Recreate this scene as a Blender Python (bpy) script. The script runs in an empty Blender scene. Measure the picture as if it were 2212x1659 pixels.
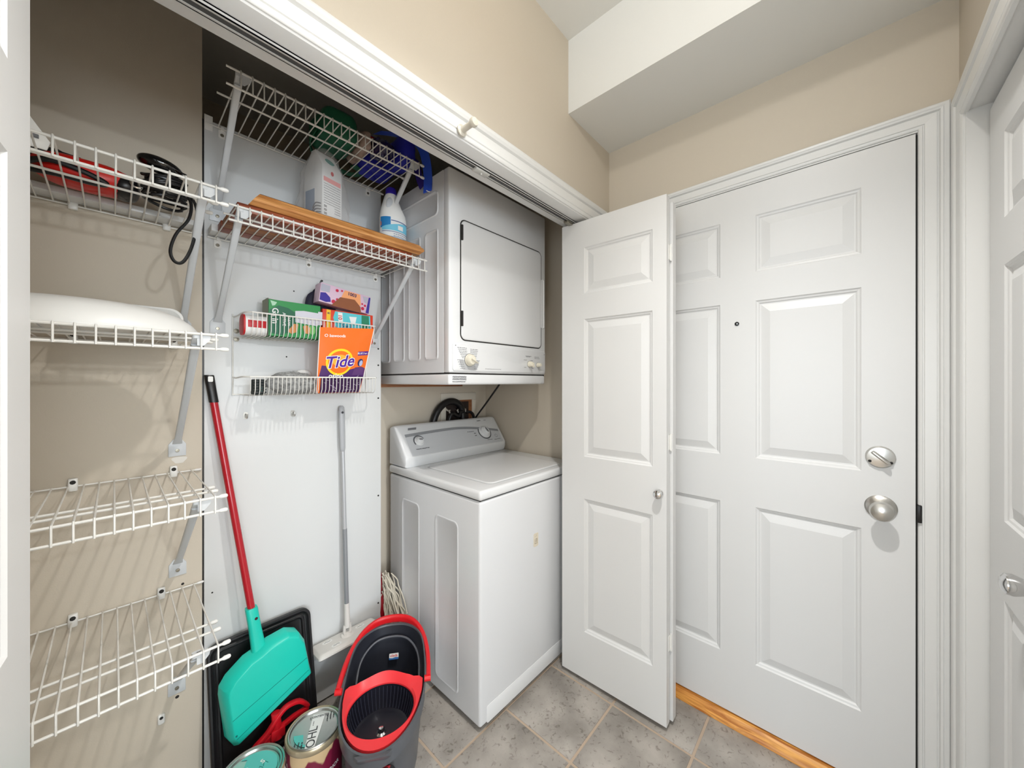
import bpy, bmesh, math, random
from mathutils import Vector, Matrix
random.seed(7)
S = bpy.context.scene
C = S.collection
V = Vector

# ------------------------------------------------------------------ camera
TH = math.radians(42.37)                      # heading of the lens, measured from +x
cd = bpy.data.cameras.new('camera')
cam = bpy.data.objects.new('camera', cd); C.objects.link(cam)
cam.location = (0, 0, 1.31)
cam.rotation_euler = (math.radians(90), 0, TH - math.radians(90))
cd.sensor_width = 36.0
cd.lens = 36.0 * 785.3 / 2212.0
cd.shift_y = -5.0 / 2212.0
cd.clip_start = 0.01
S.camera = cam

# ------------------------------------------------------------------ world, light, exposure
w = bpy.data.worlds.new('world'); S.world = w; w.use_nodes = True
w.node_tree.nodes['Background'].inputs[0].default_value = (1, 1, 1, 1)
w.node_tree.nodes['Background'].inputs[1].default_value = 0.3
S.view_settings.view_transform = 'Standard'
S.view_settings.look = 'None'
S.view_settings.exposure = 0.2
S.view_settings.gamma = 1.0
S.view_settings.use_curve_mapping = False
LAMP_MAIN = (0.53, 0.10, 2.65)          # adjustable spotlight tilted towards the entry door
LAMP_MAIN_W = 92.0
ADDED_LAMPS = ((-1.4, -1.2, 2.60),)  # unseen lamp added behind the camera for ambient light
ADDED_LAMP_W = 10.0
# daylight fill: area lights at two windows added unseen behind the camera
def added_daylight(name, loc, rot, sx, sy, watts):
    d = bpy.data.lights.new(name, 'AREA'); d.shape = 'RECTANGLE'; d.size = sx; d.size_y = sy; d.energy = watts; d.color = (0.82, 0.915, 1.0)
    o = bpy.data.objects.new(name, d); C.objects.link(o); o.location = loc; o.rotation_euler = rot
added_daylight('added_window_fill', (-1.02, -4.42, 1.25), (math.radians(90), 0, 0), 3.1, 1.7, 150.0)
added_daylight('added_window_fill', (-3.12, -0.55, 1.25), (math.radians(90), 0, math.radians(-90)), 2.3, 1.7, 66.0)
FILL_LAMP = (0.40, -1.50, 1.94)  # unseen fill lamp, added to light the closet's left wall
FILL_LAMP_W = 42.0

# ------------------------------------------------------------------ helpers
def lin(c):
    f = lambda v: v / 12.92 if v <= 0.04045 else ((v + 0.055) / 1.055) ** 2.4
    return tuple(f(v / 255.0) for v in c) + (1.0,)

MATS = {}
def mat(name, rgb, rough=0.5, metal=0.0, bump=0.0, scale=80.0, var=0.0, vscale=6.0, spec=0.5, alpha=None, emit=None, coat=0.0):
    if name in MATS: return MATS[name]
    m = bpy.data.materials.new(name); m.use_nodes = True
    nt = m.node_tree; b = nt.nodes['Principled BSDF']
    b.inputs['Base Color'].default_value = lin(rgb)
    b.inputs['Roughness'].default_value = rough
    b.inputs['Metallic'].default_value = metal
    b.inputs['Specular IOR Level'].default_value = spec
    b.inputs['Coat Weight'].default_value = coat
    if emit:
        b.inputs['Emission Color'].default_value = lin(rgb); b.inputs['Emission Strength'].default_value = emit
    if bump or var:
        tc = nt.nodes.new('ShaderNodeTexCoord')
    if bump:
        n = nt.nodes.new('ShaderNodeTexNoise'); n.inputs['Scale'].default_value = scale; n.inputs['Detail'].default_value = 4
        nt.links.new(tc.outputs['Object'], n.inputs['Vector'])
        bp = nt.nodes.new('ShaderNodeBump'); bp.inputs['Strength'].default_value = bump; bp.inputs['Distance'].default_value = 0.002
        nt.links.new(n.outputs['Fac'], bp.inputs['Height']); nt.links.new(bp.outputs['Normal'], b.inputs['Normal'])
    if var:
        n2 = nt.nodes.new('ShaderNodeTexNoise'); n2.inputs['Scale'].default_value = vscale; n2.inputs['Detail'].default_value = 6
        nt.links.new(tc.outputs['Object'], n2.inputs['Vector'])
        mx = nt.nodes.new('ShaderNodeMixRGB'); mx.blend_type = 'MULTIPLY'; mx.inputs['Fac'].default_value = var
        mx.inputs['Color1'].default_value = lin(rgb)
        rp = nt.nodes.new('ShaderNodeValToRGB'); rp.color_ramp.elements[0].position = 0.3; rp.color_ramp.elements[1].position = 0.7
        rp.color_ramp.elements[0].color = (0.35, 0.35, 0.35, 1)
        nt.links.new(n2.outputs['Fac'], rp.inputs['Fac']); nt.links.new(rp.outputs['Color'], mx.inputs['Color2'])
        nt.links.new(mx.outputs['Color'], b.inputs['Base Color'])
    MATS[name] = m
    return m

def ortho(d):
    d = d.normalized()
    a = V((0, 0, 1)) if abs(d.z) < 0.9 else V((1, 0, 0))
    u = d.cross(a).normalized()
    return u, d.cross(u).normalized()

def rrect(w, h, r, n=5, cx=0.0, cy=0.0):
    p = []
    for (sx, sy, a0) in ((1, 1, 0), (-1, 1, 90), (-1, -1, 180), (1, -1, 270)):
        for k in range(n + 1):
            a = math.radians(a0 + 90.0 * k / n)
            p.append((cx + sx * (w / 2 - r) + r * math.cos(a), cy + sy * (h / 2 - r) + r * math.sin(a)))
    return p

class MB:
    def __init__(s, M=None): s.v = []; s.f = []; s.M = M
    def add(s, vs, fs):
        o = len(s.v)
        for p in vs:
            p = V(p)
            s.v.append(s.M @ p if s.M is not None else p)
        s.f += [tuple(i + o for i in f) for f in fs]
        return s
    def box(s, a, b):
        (x0, y0, z0), (x1, y1, z1) = a, b
        x0, x1 = min(x0, x1), max(x0, x1); y0, y1 = min(y0, y1), max(y0, y1); z0, z1 = min(z0, z1), max(z0, z1)
        return s.add([(x0,y0,z0),(x1,y0,z0),(x1,y1,z0),(x0,y1,z0),(x0,y0,z1),(x1,y0,z1),(x1,y1,z1),(x0,y1,z1)],
                     [(0,3,2,1),(4,5,6,7),(0,1,5,4),(1,2,6,5),(2,3,7,6),(3,0,4,7)])
    def rings(s, rs, close=True, cap0=True, cap1=True):
        n = len(rs[0]); vs = [p for r in rs for p in r]; fs = []
        for i in range(len(rs) - 1):
            for k in range(n if close else n - 1):
                k2 = (k + 1) % n
                fs.append((i*n+k, i*n+k2, (i+1)*n+k2, (i+1)*n+k))
        if cap0 and close: fs.append(tuple(range(n - 1, -1, -1)))
        if cap1 and close: fs.append(tuple((len(rs)-1)*n + k for k in range(n)))
        return s.add(vs, fs)
    def cyl(s, p, q, r0, r1=None, n=16, caps=True):
        p, q = V(p), V(q); r1 = r0 if r1 is None else r1
        u, w_ = ortho(q - p)
        rg = lambda c, r: [c + (u*math.cos(2*math.pi*k/n) + w_*math.sin(2*math.pi*k/n))*r for k in range(n)]
        return s.rings([rg(p, r0), rg(q, r1)], True, caps, caps)
    def tube(s, pts, r, n=8, closed=False, flat=None):
        pts = [V(p) for p in pts]; m = len(pts); rs = []; u = None
        for i, p in enumerate(pts):
            a = pts[(i-1) % m] if (closed or i > 0) else p
            b = pts[(i+1) % m] if (closed or i < m-1) else p
            d = (b - a).normalized()
            if u is None: u, _ = ortho(d)
            else:
                u = (u - d * u.dot(d))
                u = u.normalized() if u.length > 1e-6 else ortho(d)[0]
            w_ = d.cross(u)
            ri = r[i] if isinstance(r, (list, tuple)) else r
            rs.append([p + u*math.cos(2*math.pi*k/n)*ri + w_*math.sin(2*math.pi*k/n)*ri*(flat or 1) for k in range(n)])
        if closed: rs.append(rs[0]); return s.rings(rs, True, False, False)
        return s.rings(rs)
    def bar(s, pts, wd, th, up):
        # flat strap: width wd along 'up' x direction, thickness th
        pts = [V(p) for p in pts]; up = V(up).normalized(); rs = []
        for i, p in enumerate(pts):
            d = (pts[min(i+1, len(pts)-1)] - pts[max(i-1, 0)]).normalized()
            n = d.cross(up).normalized()
            rs.append([p + up*wd/2 + n*th/2, p - up*wd/2 + n*th/2, p - up*wd/2 - n*th/2, p + up*wd/2 - n*th/2])
        return s.rings(rs)
    def lathe(s, prof, c, ax=(0,0,1), n=24):
        c = V(c); ax = V(ax).normalized(); u, w_ = ortho(ax)
        return s.rings([[c + ax*h + (u*math.cos(2*math.pi*k/n) + w_*math.sin(2*math.pi*k/n))*max(r, 1e-5) for k in range(n)] for r, h in prof])
    def prism(s, poly, o, ex, ey, d):
        o, ex, ey, d = V(o), V(ex), V(ey), V(d)
        a = [o + ex*x + ey*y for x, y in poly]
        return s.rings([a, [p + d for p in a]])
    def loft(s, secs): return s.rings([[V(p) for p in r] for r in secs])
    def sphere(s, c, r, n=16, m=10):
        r = (r, r, r) if not isinstance(r, (list, tuple)) else r
        rs = []
        for i in range(m + 1):
            t = math.pi * i / m; st = max(math.sin(t), 1e-4)
            rs.append([V((c[0]+r[0]*st*math.cos(2*math.pi*k/n), c[1]+r[1]*st*math.sin(2*math.pi*k/n), c[2]-r[2]*math.cos(t))) for k in range(n)])
        return s.rings(rs)
    def grid(s, rows):
        n = len(rows[0]); fs = []
        for i in range(len(rows)-1):
            for k in range(n-1): fs.append((i*n+k, i*n+k+1, (i+1)*n+k+1, (i+1)*n+k))
        return s.add([p for r in rows for p in r], fs)
    def text(s, body, o, ex, ey, size, shear=0.0, align='CENTER', bold=0.0, d=0.0004):
        vs, ps = text_geo(body, shear, align, bold)
        o, ex, ey = V(o), V(ex).normalized(), V(ey).normalized(); nn = ex.cross(ey)
        return s.add([o + ex*(p[0]*size) + ey*(p[1]*size) + nn*d for p in vs], ps)

_TG = {}
def text_geo(body, shear, align, bold):
    k = (body, shear, align, bold)
    if k not in _TG:
        c = bpy.data.curves.new('lettering', 'FONT'); c.body = body; c.shear = shear; c.align_x = align; c.align_y = 'CENTER'; c.offset = bold
        c.resolution_u = 3; c.fill_mode = 'BOTH'
        o = bpy.data.objects.new('lettering_tmp', c); C.objects.link(o)
        dg = bpy.context.evaluated_depsgraph_get()
        me = o.evaluated_get(dg).to_mesh()
        _TG[k] = ([tuple(v.co) for v in me.vertices], [tuple(p.vertices) for p in me.polygons])
        o.evaluated_get(dg).to_mesh_clear()
        bpy.data.objects.remove(o); bpy.data.curves.remove(c)
    return _TG[k]

def wloc(o):
    p = V((0, 0, 0))
    while o is not None: p += o.location; o = o.parent
    return p

def build(mb, name, m, parent=None, bevel=0.0, seg=2, smooth=True, loc=None, ang=35):
    me = bpy.data.meshes.new(name)
    L = V(loc) if loc is not None else V((0, 0, 0))
    base = wloc(parent) + L
    me.from_pydata([tuple(v - base) for v in mb.v], [], mb.f)
    bm = bmesh.new(); bm.from_mesh(me)
    bmesh.ops.recalc_face_normals(bm, faces=bm.faces)
    if bevel:
        es = [e for e in bm.edges if len(e.link_faces) == 2 and e.calc_face_angle(0) > math.radians(ang)]
        bmesh.ops.bevel(bm, geom=es, offset=bevel, segments=seg, affect='EDGES', profile=0.5, clamp_overlap=True)
    bm.to_mesh(me); bm.free()
    if smooth:
        for p in me.polygons: p.use_smooth = True
        try: me.set_sharp_from_angle(angle=math.radians(38))
        except Exception: pass
    me.materials.append(m)
    o = bpy.data.objects.new(name, me); C.objects.link(o)
    o.location = L; o.parent = parent
    return o

def thing(name, loc, label, cat, group=None):
    o = bpy.data.objects.new(name, None); C.objects.link(o); o.location = loc
    o.empty_display_size = 0.05
    o['label'] = label; o['category'] = cat
    if group: o['group'] = group
    return o

def tag(o, label, cat, group=None):
    o['label'] = label; o['category'] = cat
    if group: o['group'] = group
    return o

def struct(o, label=None):
    o['kind'] = 'structure'
    if label: o['label'] = label
    return o

def sroot(name, loc, label=None):
    o = bpy.data.objects.new(name, None); C.objects.link(o); o.location = loc; o.empty_display_size = 0.05
    return struct(o, label)

def dup(o, parent, off):
    c = o.copy(); C.objects.link(c); c.parent = parent; c.location = o.location + V(off)
    return c

# ------------------------------------------------------------------ materials
beige = mat('wall_paint_beige', (205, 195, 179), 0.75, bump=0.12, scale=350, spec=0.25)
white_ceiling = mat('ceiling_paint', (226, 226, 222), 0.85, bump=0.08, scale=300, spec=0.2)
gloss_white = mat('trim_paint_white', (226, 226, 224), 0.32, bump=0.03, scale=30, spec=0.45)
door_white = mat('door_paint_white', (222, 222, 221), 0.38, bump=0.05, scale=220, spec=0.45)
enamel = mat('appliance_enamel', (228, 229, 230), 0.25, bump=0.01, scale=20, spec=0.5, coat=0.3)
enamel_side = mat('appliance_side_enamel', (222, 223, 225), 0.3, bump=0.01, scale=20, spec=0.5)
panel_white = mat('melamine_white', (219, 220, 219), 0.35, bump=0.01, scale=40, spec=0.4)
wire_white = mat('vinyl_coated_wire', (232, 230, 224), 0.35, spec=0.5)
bracket_grey = mat('bracket_grey_paint', (205, 208, 210), 0.35, spec=0.5)
plastic_white = mat('white_plastic', (236, 235, 231), 0.35, spec=0.5)
chrome = mat('chrome', (215, 215, 215), 0.12, 1.0)
nickel = mat('satin_nickel', (205, 203, 198), 0.3, 1.0)
steel = mat('screw_steel', (150, 145, 132), 0.35, 0.9)
dark_gap = mat('dark_rubber', (38, 36, 34), 0.8)
black = mat('black_plastic', (20, 19, 20), 0.35, spec=0.5)
black_soft = mat('black_webbing', (16, 16, 17), 0.7, bump=0.2, scale=400)
red = mat('red_plastic', (214, 26, 34), 0.32, spec=0.5)
grout = mat('grout', (188, 168, 148), 0.9, bump=0.3, scale=200)

def wood(name, c1, c2, sc=(1.2, 14, 14), rough=0.4):
    if name in MATS: return MATS[name]
    m = bpy.data.materials.new(name); m.use_nodes = True; nt = m.node_tree; b = nt.nodes['Principled BSDF']
    tc = nt.nodes.new('ShaderNodeTexCoord'); mp = nt.nodes.new('ShaderNodeMapping'); mp.inputs['Scale'].default_value = sc
    n = nt.nodes.new('ShaderNodeTexNoise'); n.inputs['Scale'].default_value = 5; n.inputs['Detail'].default_value = 7; n.inputs['Distortion'].default_value = 1.2
    r = nt.nodes.new('ShaderNodeValToRGB'); r.color_ramp.elements[0].color = lin(c1); r.color_ramp.elements[1].color = lin(c2)
    r.color_ramp.elements[0].position = 0.35; r.color_ramp.elements[1].position = 0.65
    nt.links.new(tc.outputs['Object'], mp.inputs['Vector']); nt.links.new(mp.outputs['Vector'], n.inputs['Vector'])
    nt.links.new(n.outputs['Fac'], r.inputs['Fac']); nt.links.new(r.outputs['Color'], b.inputs['Base Color'])
    b.inputs['Roughness'].default_value = rough
    MATS[name] = m; return m

def tile_material():
    m = bpy.data.materials.new('slate_tile'); m.use_nodes = True; nt = m.node_tree; b = nt.nodes['Principled BSDF']
    g = nt.nodes.new('ShaderNodeNewGeometry'); oi = nt.nodes.new('ShaderNodeObjectInfo')
    ad = nt.nodes.new('ShaderNodeVectorMath'); ad.operation = 'MULTIPLY_ADD'; ad.inputs[1].default_value = (1, 1, 1)
    cm = nt.nodes.new('ShaderNodeCombineXYZ'); mu = nt.nodes.new('ShaderNodeMath'); mu.operation = 'MULTIPLY'; mu.inputs[1].default_value = 40
    nt.links.new(oi.outputs['Random'], mu.inputs[0]); nt.links.new(mu.outputs[0], cm.inputs[0]); nt.links.new(mu.outputs[0], cm.inputs[2])
    nt.links.new(g.outputs['Position'], ad.inputs[0]); nt.links.new(cm.outputs[0], ad.inputs[2])
    n1 = nt.nodes.new('ShaderNodeTexNoise'); n1.inputs['Scale'].default_value = 7; n1.inputs['Detail'].default_value = 5
    n2 = nt.nodes.new('ShaderNodeTexNoise'); n2.inputs['Scale'].default_value = 60; n2.inputs['Detail'].default_value = 8; n2.inputs['Distortion'].default_value = 1.0
    for n in (n1, n2): nt.links.new(ad.outputs[0], n.inputs['Vector'])
    r1 = nt.nodes.new('ShaderNodeValToRGB'); e = r1.color_ramp.elements
    e[0].position = 0.3; e[0].color = lin((134, 128, 121)); e[1].position = 0.7; e[1].color = lin((182, 175, 167))
    r2 = nt.nodes.new('ShaderNodeValToRGB'); e = r2.color_ramp.elements
    e[0].position = 0.31; e[0].color = (0.60, 0.58, 0.56, 1); e[1].position = 0.43; e[1].color = (1, 1, 1, 1)
    mx = nt.nodes.new('ShaderNodeMixRGB'); mx.blend_type = 'MULTIPLY'; mx.inputs['Fac'].default_value = 1
    nt.links.new(n1.outputs['Fac'], r1.inputs['Fac']); nt.links.new(n2.outputs['Fac'], r2.inputs['Fac'])
    nt.links.new(r1.outputs['Color'], mx.inputs['Color1']); nt.links.new(r2.outputs['Color'], mx.inputs['Color2'])
    nt.links.new(mx.outputs['Color'], b.inputs['Base Color'])
    bp = nt.nodes.new('ShaderNodeBump'); bp.inputs['Strength'].default_value = 0.25; bp.inputs['Distance'].default_value = 0.003
    nt.links.new(n2.outputs['Fac'], bp.inputs['Height']); nt.links.new(bp.outputs['Normal'], b.inputs['Normal'])
    b.inputs['Roughness'].default_value = 0.55
    return m
tile_m = tile_material()
oak = wood('threshold_oak', (176, 104, 38), (236, 170, 84), (14, 1.2, 14))
honey = wood('honey_maple', (176, 112, 56), (214, 154, 92), (1.2, 10, 14))
redwood = wood('red_brown_wood', (112, 48, 26), (158, 80, 46), (1.2, 14, 14))
ply = wood('brown_ply', (126, 78, 46), (164, 108, 66), (1.5, 8, 8), 0.6)

# ------------------------------------------------------------------ room shell
CEIL = 2.716
XL = -3.2            # far end of the hall behind the camera
# floor with separate tiles
fl = build(MB().box((XL, -4.6, -0.08), (1.80, 2.4, -0.0025)), 'floor', grout, smooth=False); struct(fl, 'grey slate tile floor with tan grout lines')
tp = 0.305; g = 0.009
tm = None
for i in range(-3, 4):
    for j in range(-4, 4):
        x0 = 0.755 + tp * i; y0 = 0.695 + tp * j
        x1, y1 = x0 + tp, y0 + tp
        cx0, cx1 = x0 + g/2, min(x1 - g/2, 1.60); cy0, cy1 = max(y0 + g/2, -0.30), min(y1 - g/2, 1.70)
        if cx1 - cx0 < 0.02 or cy1 - cy0 < 0.02: continue
        full = abs(cx1 - cx0 - (tp - g)) < 1e-4 and abs(cy1 - cy0 - (tp - g)) < 1e-4
        if full and tm is not None:
            o = tm.copy(); C.objects.link(o); o.parent = fl; o.location = (x0, y0, 0)
        else:
            o = build(MB().box((cx0, cy0, -0.008), (cx1, cy1, 0.0)), 'tile', tile_m, fl, bevel=0.002, loc=(x0, y0, 0))
            if full: tm = o

def wallobj(name, boxes, m, label=None):
    mb = MB()
    for a, b in boxes: mb.box(a, b)
    return struct(build(mb, name, m, smooth=False), label)

YC0, YC1 = 0.839, 0.954          # closet wall, room side and closet side
OPL, OPR, HZ = -0.155, 1.502, 2.024
wallobj('wall_closet', [((XL, YC0, HZ+0.02), (1.618, YC1, CEIL)), ((OPR+0.02, YC0, 0), (1.618, YC1, HZ+0.02)), ((XL, YC0, 0), (OPL-0.02, YC1, HZ+0.02))], beige, 'beige wall around and above the laundry closet opening')
DY0, DY1, DZ = -0.164, 0.762, 2.062   # entry door opening
wallobj('wall_entry', [((1.618, -0.36, DZ), (1.76, 2.4, CEIL)), ((1.618, DY1, 0), (1.76, 2.4, DZ)), ((1.618, -0.36, 0), (1.76, DY0, DZ))], beige, 'beige wall around the entry door')
RY = -0.2424
RX0, RX1 = 0.748, 1.515
RXE = 0.64
wallobj('wall_right', [((RXE, -0.36, HZ+0.02), (1.618, RY, CEIL)), ((RX1+0.018, -0.36, 0), (1.618, RY, HZ+0.02)), ((RXE, -0.36, 0), (RX0-0.018, RY, HZ+0.02)), ((RXE, -4.5, 0), (RXE+0.1, -0.36, CEIL))], beige, 'beige wall around the closet door beside the entry')
wallobj('wall_header_blocker', [((-2.6, -0.46, 1.98), (RXE, -0.36, CEIL))], beige)  # unseen header beam, added to shade the upper closet wall from window light
wallobj('wall_room_end', [((XL-0.1, -4.6, 0), (0.75, -4.5, 0.36)), ((XL-0.1, -4.6, 2.14), (0.75, -4.5, CEIL)), ((XL-0.1, -4.6, 0.36), (-2.62, -4.5, 2.14)), ((0.58, -4.6, 0.36), (0.75, -4.5, 2.14))], beige)
wallobj('wall_hall_end', [((XL-0.1, -4.5, 0), (XL, 0.954, 0.36)), ((XL-0.1, -4.5, 2.14), (XL, 0.954, CEIL)), ((XL-0.1, -4.5, 0.36), (XL, -1.74, 2.14)), ((XL-0.1, 0.64, 0.36), (XL, 0.954, 2.14))], beige)
wallobj('wall_shelf', [((-0.36, 1.57, 0), (0.198, 2.4, CEIL))], beige, 'beige back wall of the closet behind the left wire shelves')
wallobj('wall_closet_left', [((-0.44, YC1, 0), (-0.36, 2.4, CEIL))], beige)
wallobj('wall_alcove', [((0.198, 1.706, 0), (1.618, 1.76, 2.2)), ((0.198, 2.34, 2.2), (1.618, 2.4, CEIL)), ((0.198, 1.76, 2.14), (1.618, 2.34, 2.2))], beige, 'beige back wall behind the stacked washer and dryer')
wallobj('ceiling', [((XL-0.1, -4.6, CEIL), (1.80, 2.4, CEIL+0.08))], white_ceiling, 'white ceiling')
wallobj('ceiling_soffit', [((1.265, RY, 2.415), (1.618, YC0, CEIL))], white_ceiling, 'white boxed soffit over the entry door')

# ------------------------------------------------------------------ trim profiles
PROF = [(0, 0), (0, 0.008), (0.003, 0.0110), (0.010, 0.0125), (0.0115, 0.0085), (0.0145, 0.0085), (0.017, 0.0115), (0.046, 0.0135), (0.0475, 0.0098), (0.051, 0.0098), (0.055, 0.0165), (0.061, 0.0185), (0.0625, 0.0162), (0.066, 0.0185), (0.075, 0.0185), (0.079, 0.016), (0.08, 0)]
def casing(name, p0, p1, across, nrm, m0, m1, parent, wd=1.0):
    """length p0->p1 on the inner edge, profile spreads along 'across', stands proud along nrm; m0/m1 = mitre at each end"""
    p0, p1, ac, nr = V(p0), V(p1), V(across), V(nrm); d = (p1 - p0).normalized()
    a = [p0 + ac*x*wd + nr*t - d*(x*wd*m0) for x, t in PROF]
    b = [p1 + ac*x*wd + nr*t + d*(x*wd*m1) for x, t in PROF]
    return build(MB().rings([a, b]), name, gloss_white, parent)

# closet opening trim
t1 = sroot('trim_1', (OPL, YC0, 0), 'white moulded casing around the laundry closet opening')
casing('casing_head', (OPL-0.008, YC0, HZ+0.005), (OPR+0.008, YC0, HZ+0.005), (0,0,1), (0,-1,0), 1, 1, t1)
casing('casing_side', (OPR+0.008, YC0, 0), (OPR+0.008, YC0, HZ+0.005), (1,0,0), (0,-1,0), 0, 1, t1)
casing('casing_side', (OPL-0.008, YC0, 0), (OPL-0.008, YC0, HZ+0.005), (-1,0,0), (0,-1,0), 0, 1, t1)
build(MB().box((OPL-0.02, YC0-0.004, HZ), (OPR+0.02, YC1+0.002, HZ+0.02)), 'head_jamb', gloss_white, t1, bevel=0.002)
build(MB().box((OPR, YC0-0.004, 0), (OPR+0.02, YC1+0.002, HZ)), 'side_jamb', gloss_white, t1, bevel=0.002)
build(MB().box((OPL-0.02, YC0-0.004, 0), (OPL, YC1+0.002, HZ)), 'side_jamb', gloss_white, t1, bevel=0.002)
# entry door trim
t2 = sroot('trim_2', (1.618, DY0, 0), 'white moulded casing around the entry door')
CX = 1.618
casing('casing_head', (CX, DY0+0.0005, DZ-0.006), (CX, DY1-0.004, DZ-0.006), (0,0,1), (-1,0,0), 1.083, 1.25, t2, 0.72)
casing('casing_side', (CX, DY0+0.0005, 0), (CX, DY0+0.0005, DZ-0.006), (0,-1,0), (-1,0,0), 0, 0.923, t2, 0.78)
casing('casing_side', (CX, DY1-0.004, 0), (CX, DY1-0.004, DZ-0.006), (0,1,0), (-1,0,0), 0, 0.8, t2, 0.9)
build(MB().box((1.612, DY0, DZ-0.010), (1.74, DY1, DZ)), 'head_jamb', gloss_white, t2)
build(MB().box((1.612, DY0-0.001, 0), (1.74, DY0+0.001, DZ)), 'side_jamb', gloss_white, t2)
build(MB().box((1.612, DY1-0.004, 0), (1.74, DY1, DZ)), 'side_jamb', gloss_white, t2)
build(MB().box((1.655, DY0, 0.03), (1.74, DY1, DZ)), 'door_stop', dark_gap, t2)
# right closet trim
t3 = sroot('trim_3', (RX1, RY, 0), 'white moulded casing around the right wall closet door')
casing('casing_head', (RX0-0.006, RY, HZ-0.004), (RX1+0.006, RY, HZ-0.004), (0,0,1), (0,1,0), 1, 1, t3)
casing('casing_side', (RX1+0.006, RY, 0), (RX1+0.006, RY, HZ-0.004), (1,0,0), (0,1,0), 0, 1, t3, 0.98)
casing('casing_side', (RX0-0.006, RY, 0), (RX0-0.006, RY, HZ-0.004), (-1,0,0), (0,1,0), 0, 1, t3)
build(MB().box((RX0-0.018, -0.36, HZ), (RX1+0.018, RY+0.004, HZ+0.02)), 'head_jamb', gloss_white, t3)
build(MB().box((RX1, -0.36, 0), (RX1+0.018, RY+0.004, HZ)), 'side_jamb', gloss_white, t3)
build(MB().box((RX0-0.018, -0.36, 0), (RX0, RY+0.004, HZ)), 'side_jamb', gloss_white, t3)
build(MB().box((RX0, -0.34, HZ-0.022), (RX1, -0.315, HZ)), 'track', dark_gap, t3)
build(MB().box((RX0, -0.36, 0), (RX1, -0.345, HZ)), 'closet_back', dark_gap, t3)

# threshold
th_ = MB(); th_.prism([(1.572, 0.0), (1.578, 0.014), (1.596, 0.030), (1.64, 0.034), (1.74, 0.034), (1.74, 0.0)], (0, DY0+0.006, 0), (1,0,0), (0,0,1), (0, DY1-DY0-0.012, 0))
struct(build(th_, 'trim_4', oak, bevel=0.0015), 'oak threshold strip under the entry door')

# window frames added behind the camera for the fill lights
def window(name, o, ex, w_, h_):
    r = sroot(name, o); o, ex = V(o), V(ex)
    for nm, x0, x1, z0, z1 in (('sill', -0.05, w_+0.05, -0.03, 0.0), ('head', 0, w_, h_-0.05, h_), ('side', 0, 0.05, 0, h_), ('side', w_-0.05, w_, 0, h_), ('mullion', w_/2-0.025, w_/2+0.025, 0, h_)):
        build(MB().prism([(x0, z0), (x1, z0), (x1, z1), (x0, z1)], o, ex, (0,0,1), ex.cross(V((0,0,1)))*0.07), nm, gloss_white, r)
window('added_window_1', (-2.62, -4.52, 0.36), (1,0,0), 3.2, 1.78)
window('added_window_2', (XL-0.02, 0.64, 0.36), (0,-1,0), 2.38, 1.78)

# ------------------------------------------------------------------ doors
def leaf(parent, name, O, U, N, wd, ht, tk, cols, rows, inset=0.044, both=False):
    """slab with separate raised panels. O = lower corner on the front face, U = across, N = front normal"""
    O, U, N = V(O), V(U).normalized(), V(N).normalized(); Z = V((0,0,1))
    P = lambda x, z, d=0.0: O + U*x + Z*z + N*d
    xs = sorted({0.0, wd} | {c for p in cols for c in p}); zs = sorted({0.0, ht} | {c for p in rows for c in p})
    mb = MB()
    for i in range(len(xs)-1):
        for j in range(len(zs)-1):
            if any(abs(xs[i]-a) < 1e-6 for a, b in cols) and any(abs(zs[j]-a) < 1e-6 for a, b in rows): continue
            mb.add([P(xs[i], zs[j]), P(xs[i+1], zs[j]), P(xs[i+1], zs[j+1]), P(xs[i], zs[j+1])], [(0,1,2,3)])
    mb.add([P(0,0),P(wd,0),P(wd,ht),P(0,ht),P(0,0,-tk),P(wd,0,-tk),P(wd,ht,-tk),P(0,ht,-tk)], [(0,1,5,4),(1,2,6,5),(2,3,7,6),(3,0,4,7),(4,5,6,7)])
    bm_o = build(mb, name, door_white, parent, smooth=False)
    for (a, b) in cols:
        for (c, d_) in rows:
            pm = MB()
            rg = lambda i_, dp: [P(a+i_, c+i_, dp), P(b-i_, c+i_, dp), P(b-i_, d_-i_, dp), P(a+i_, d_-i_, dp)]
            pm.rings([rg(0, 0), rg(0.004, -0.004), rg(0.009, -0.0055), rg(0.013, -0.0095), rg(0.017, -0.0098), rg(inset, -0.002), rg(inset+0.0005, -0.0018)], True, False, True)
            build(pm, 'panel', door_white, bm_o, smooth=False)
    return bm_o

def knob(parent, name, c, n, rose, ball, reach, m, group=None):
    c, n = V(c), V(n).normalized()
    mb = MB().lathe([(rose, 0), (rose, 0.003), (rose*0.86, 0.008), (ball*0.42, 0.011), (ball*0.42, reach-ball*0.9), (ball*0.75, reach-ball*0.75), (ball, reach-ball*0.1), (ball*0.93, reach+ball*0.35), (ball*0.6, reach+ball*0.6), (0, reach+ball*0.66)], c, n, 28)
    return build(mb, name, m, parent)

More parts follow.
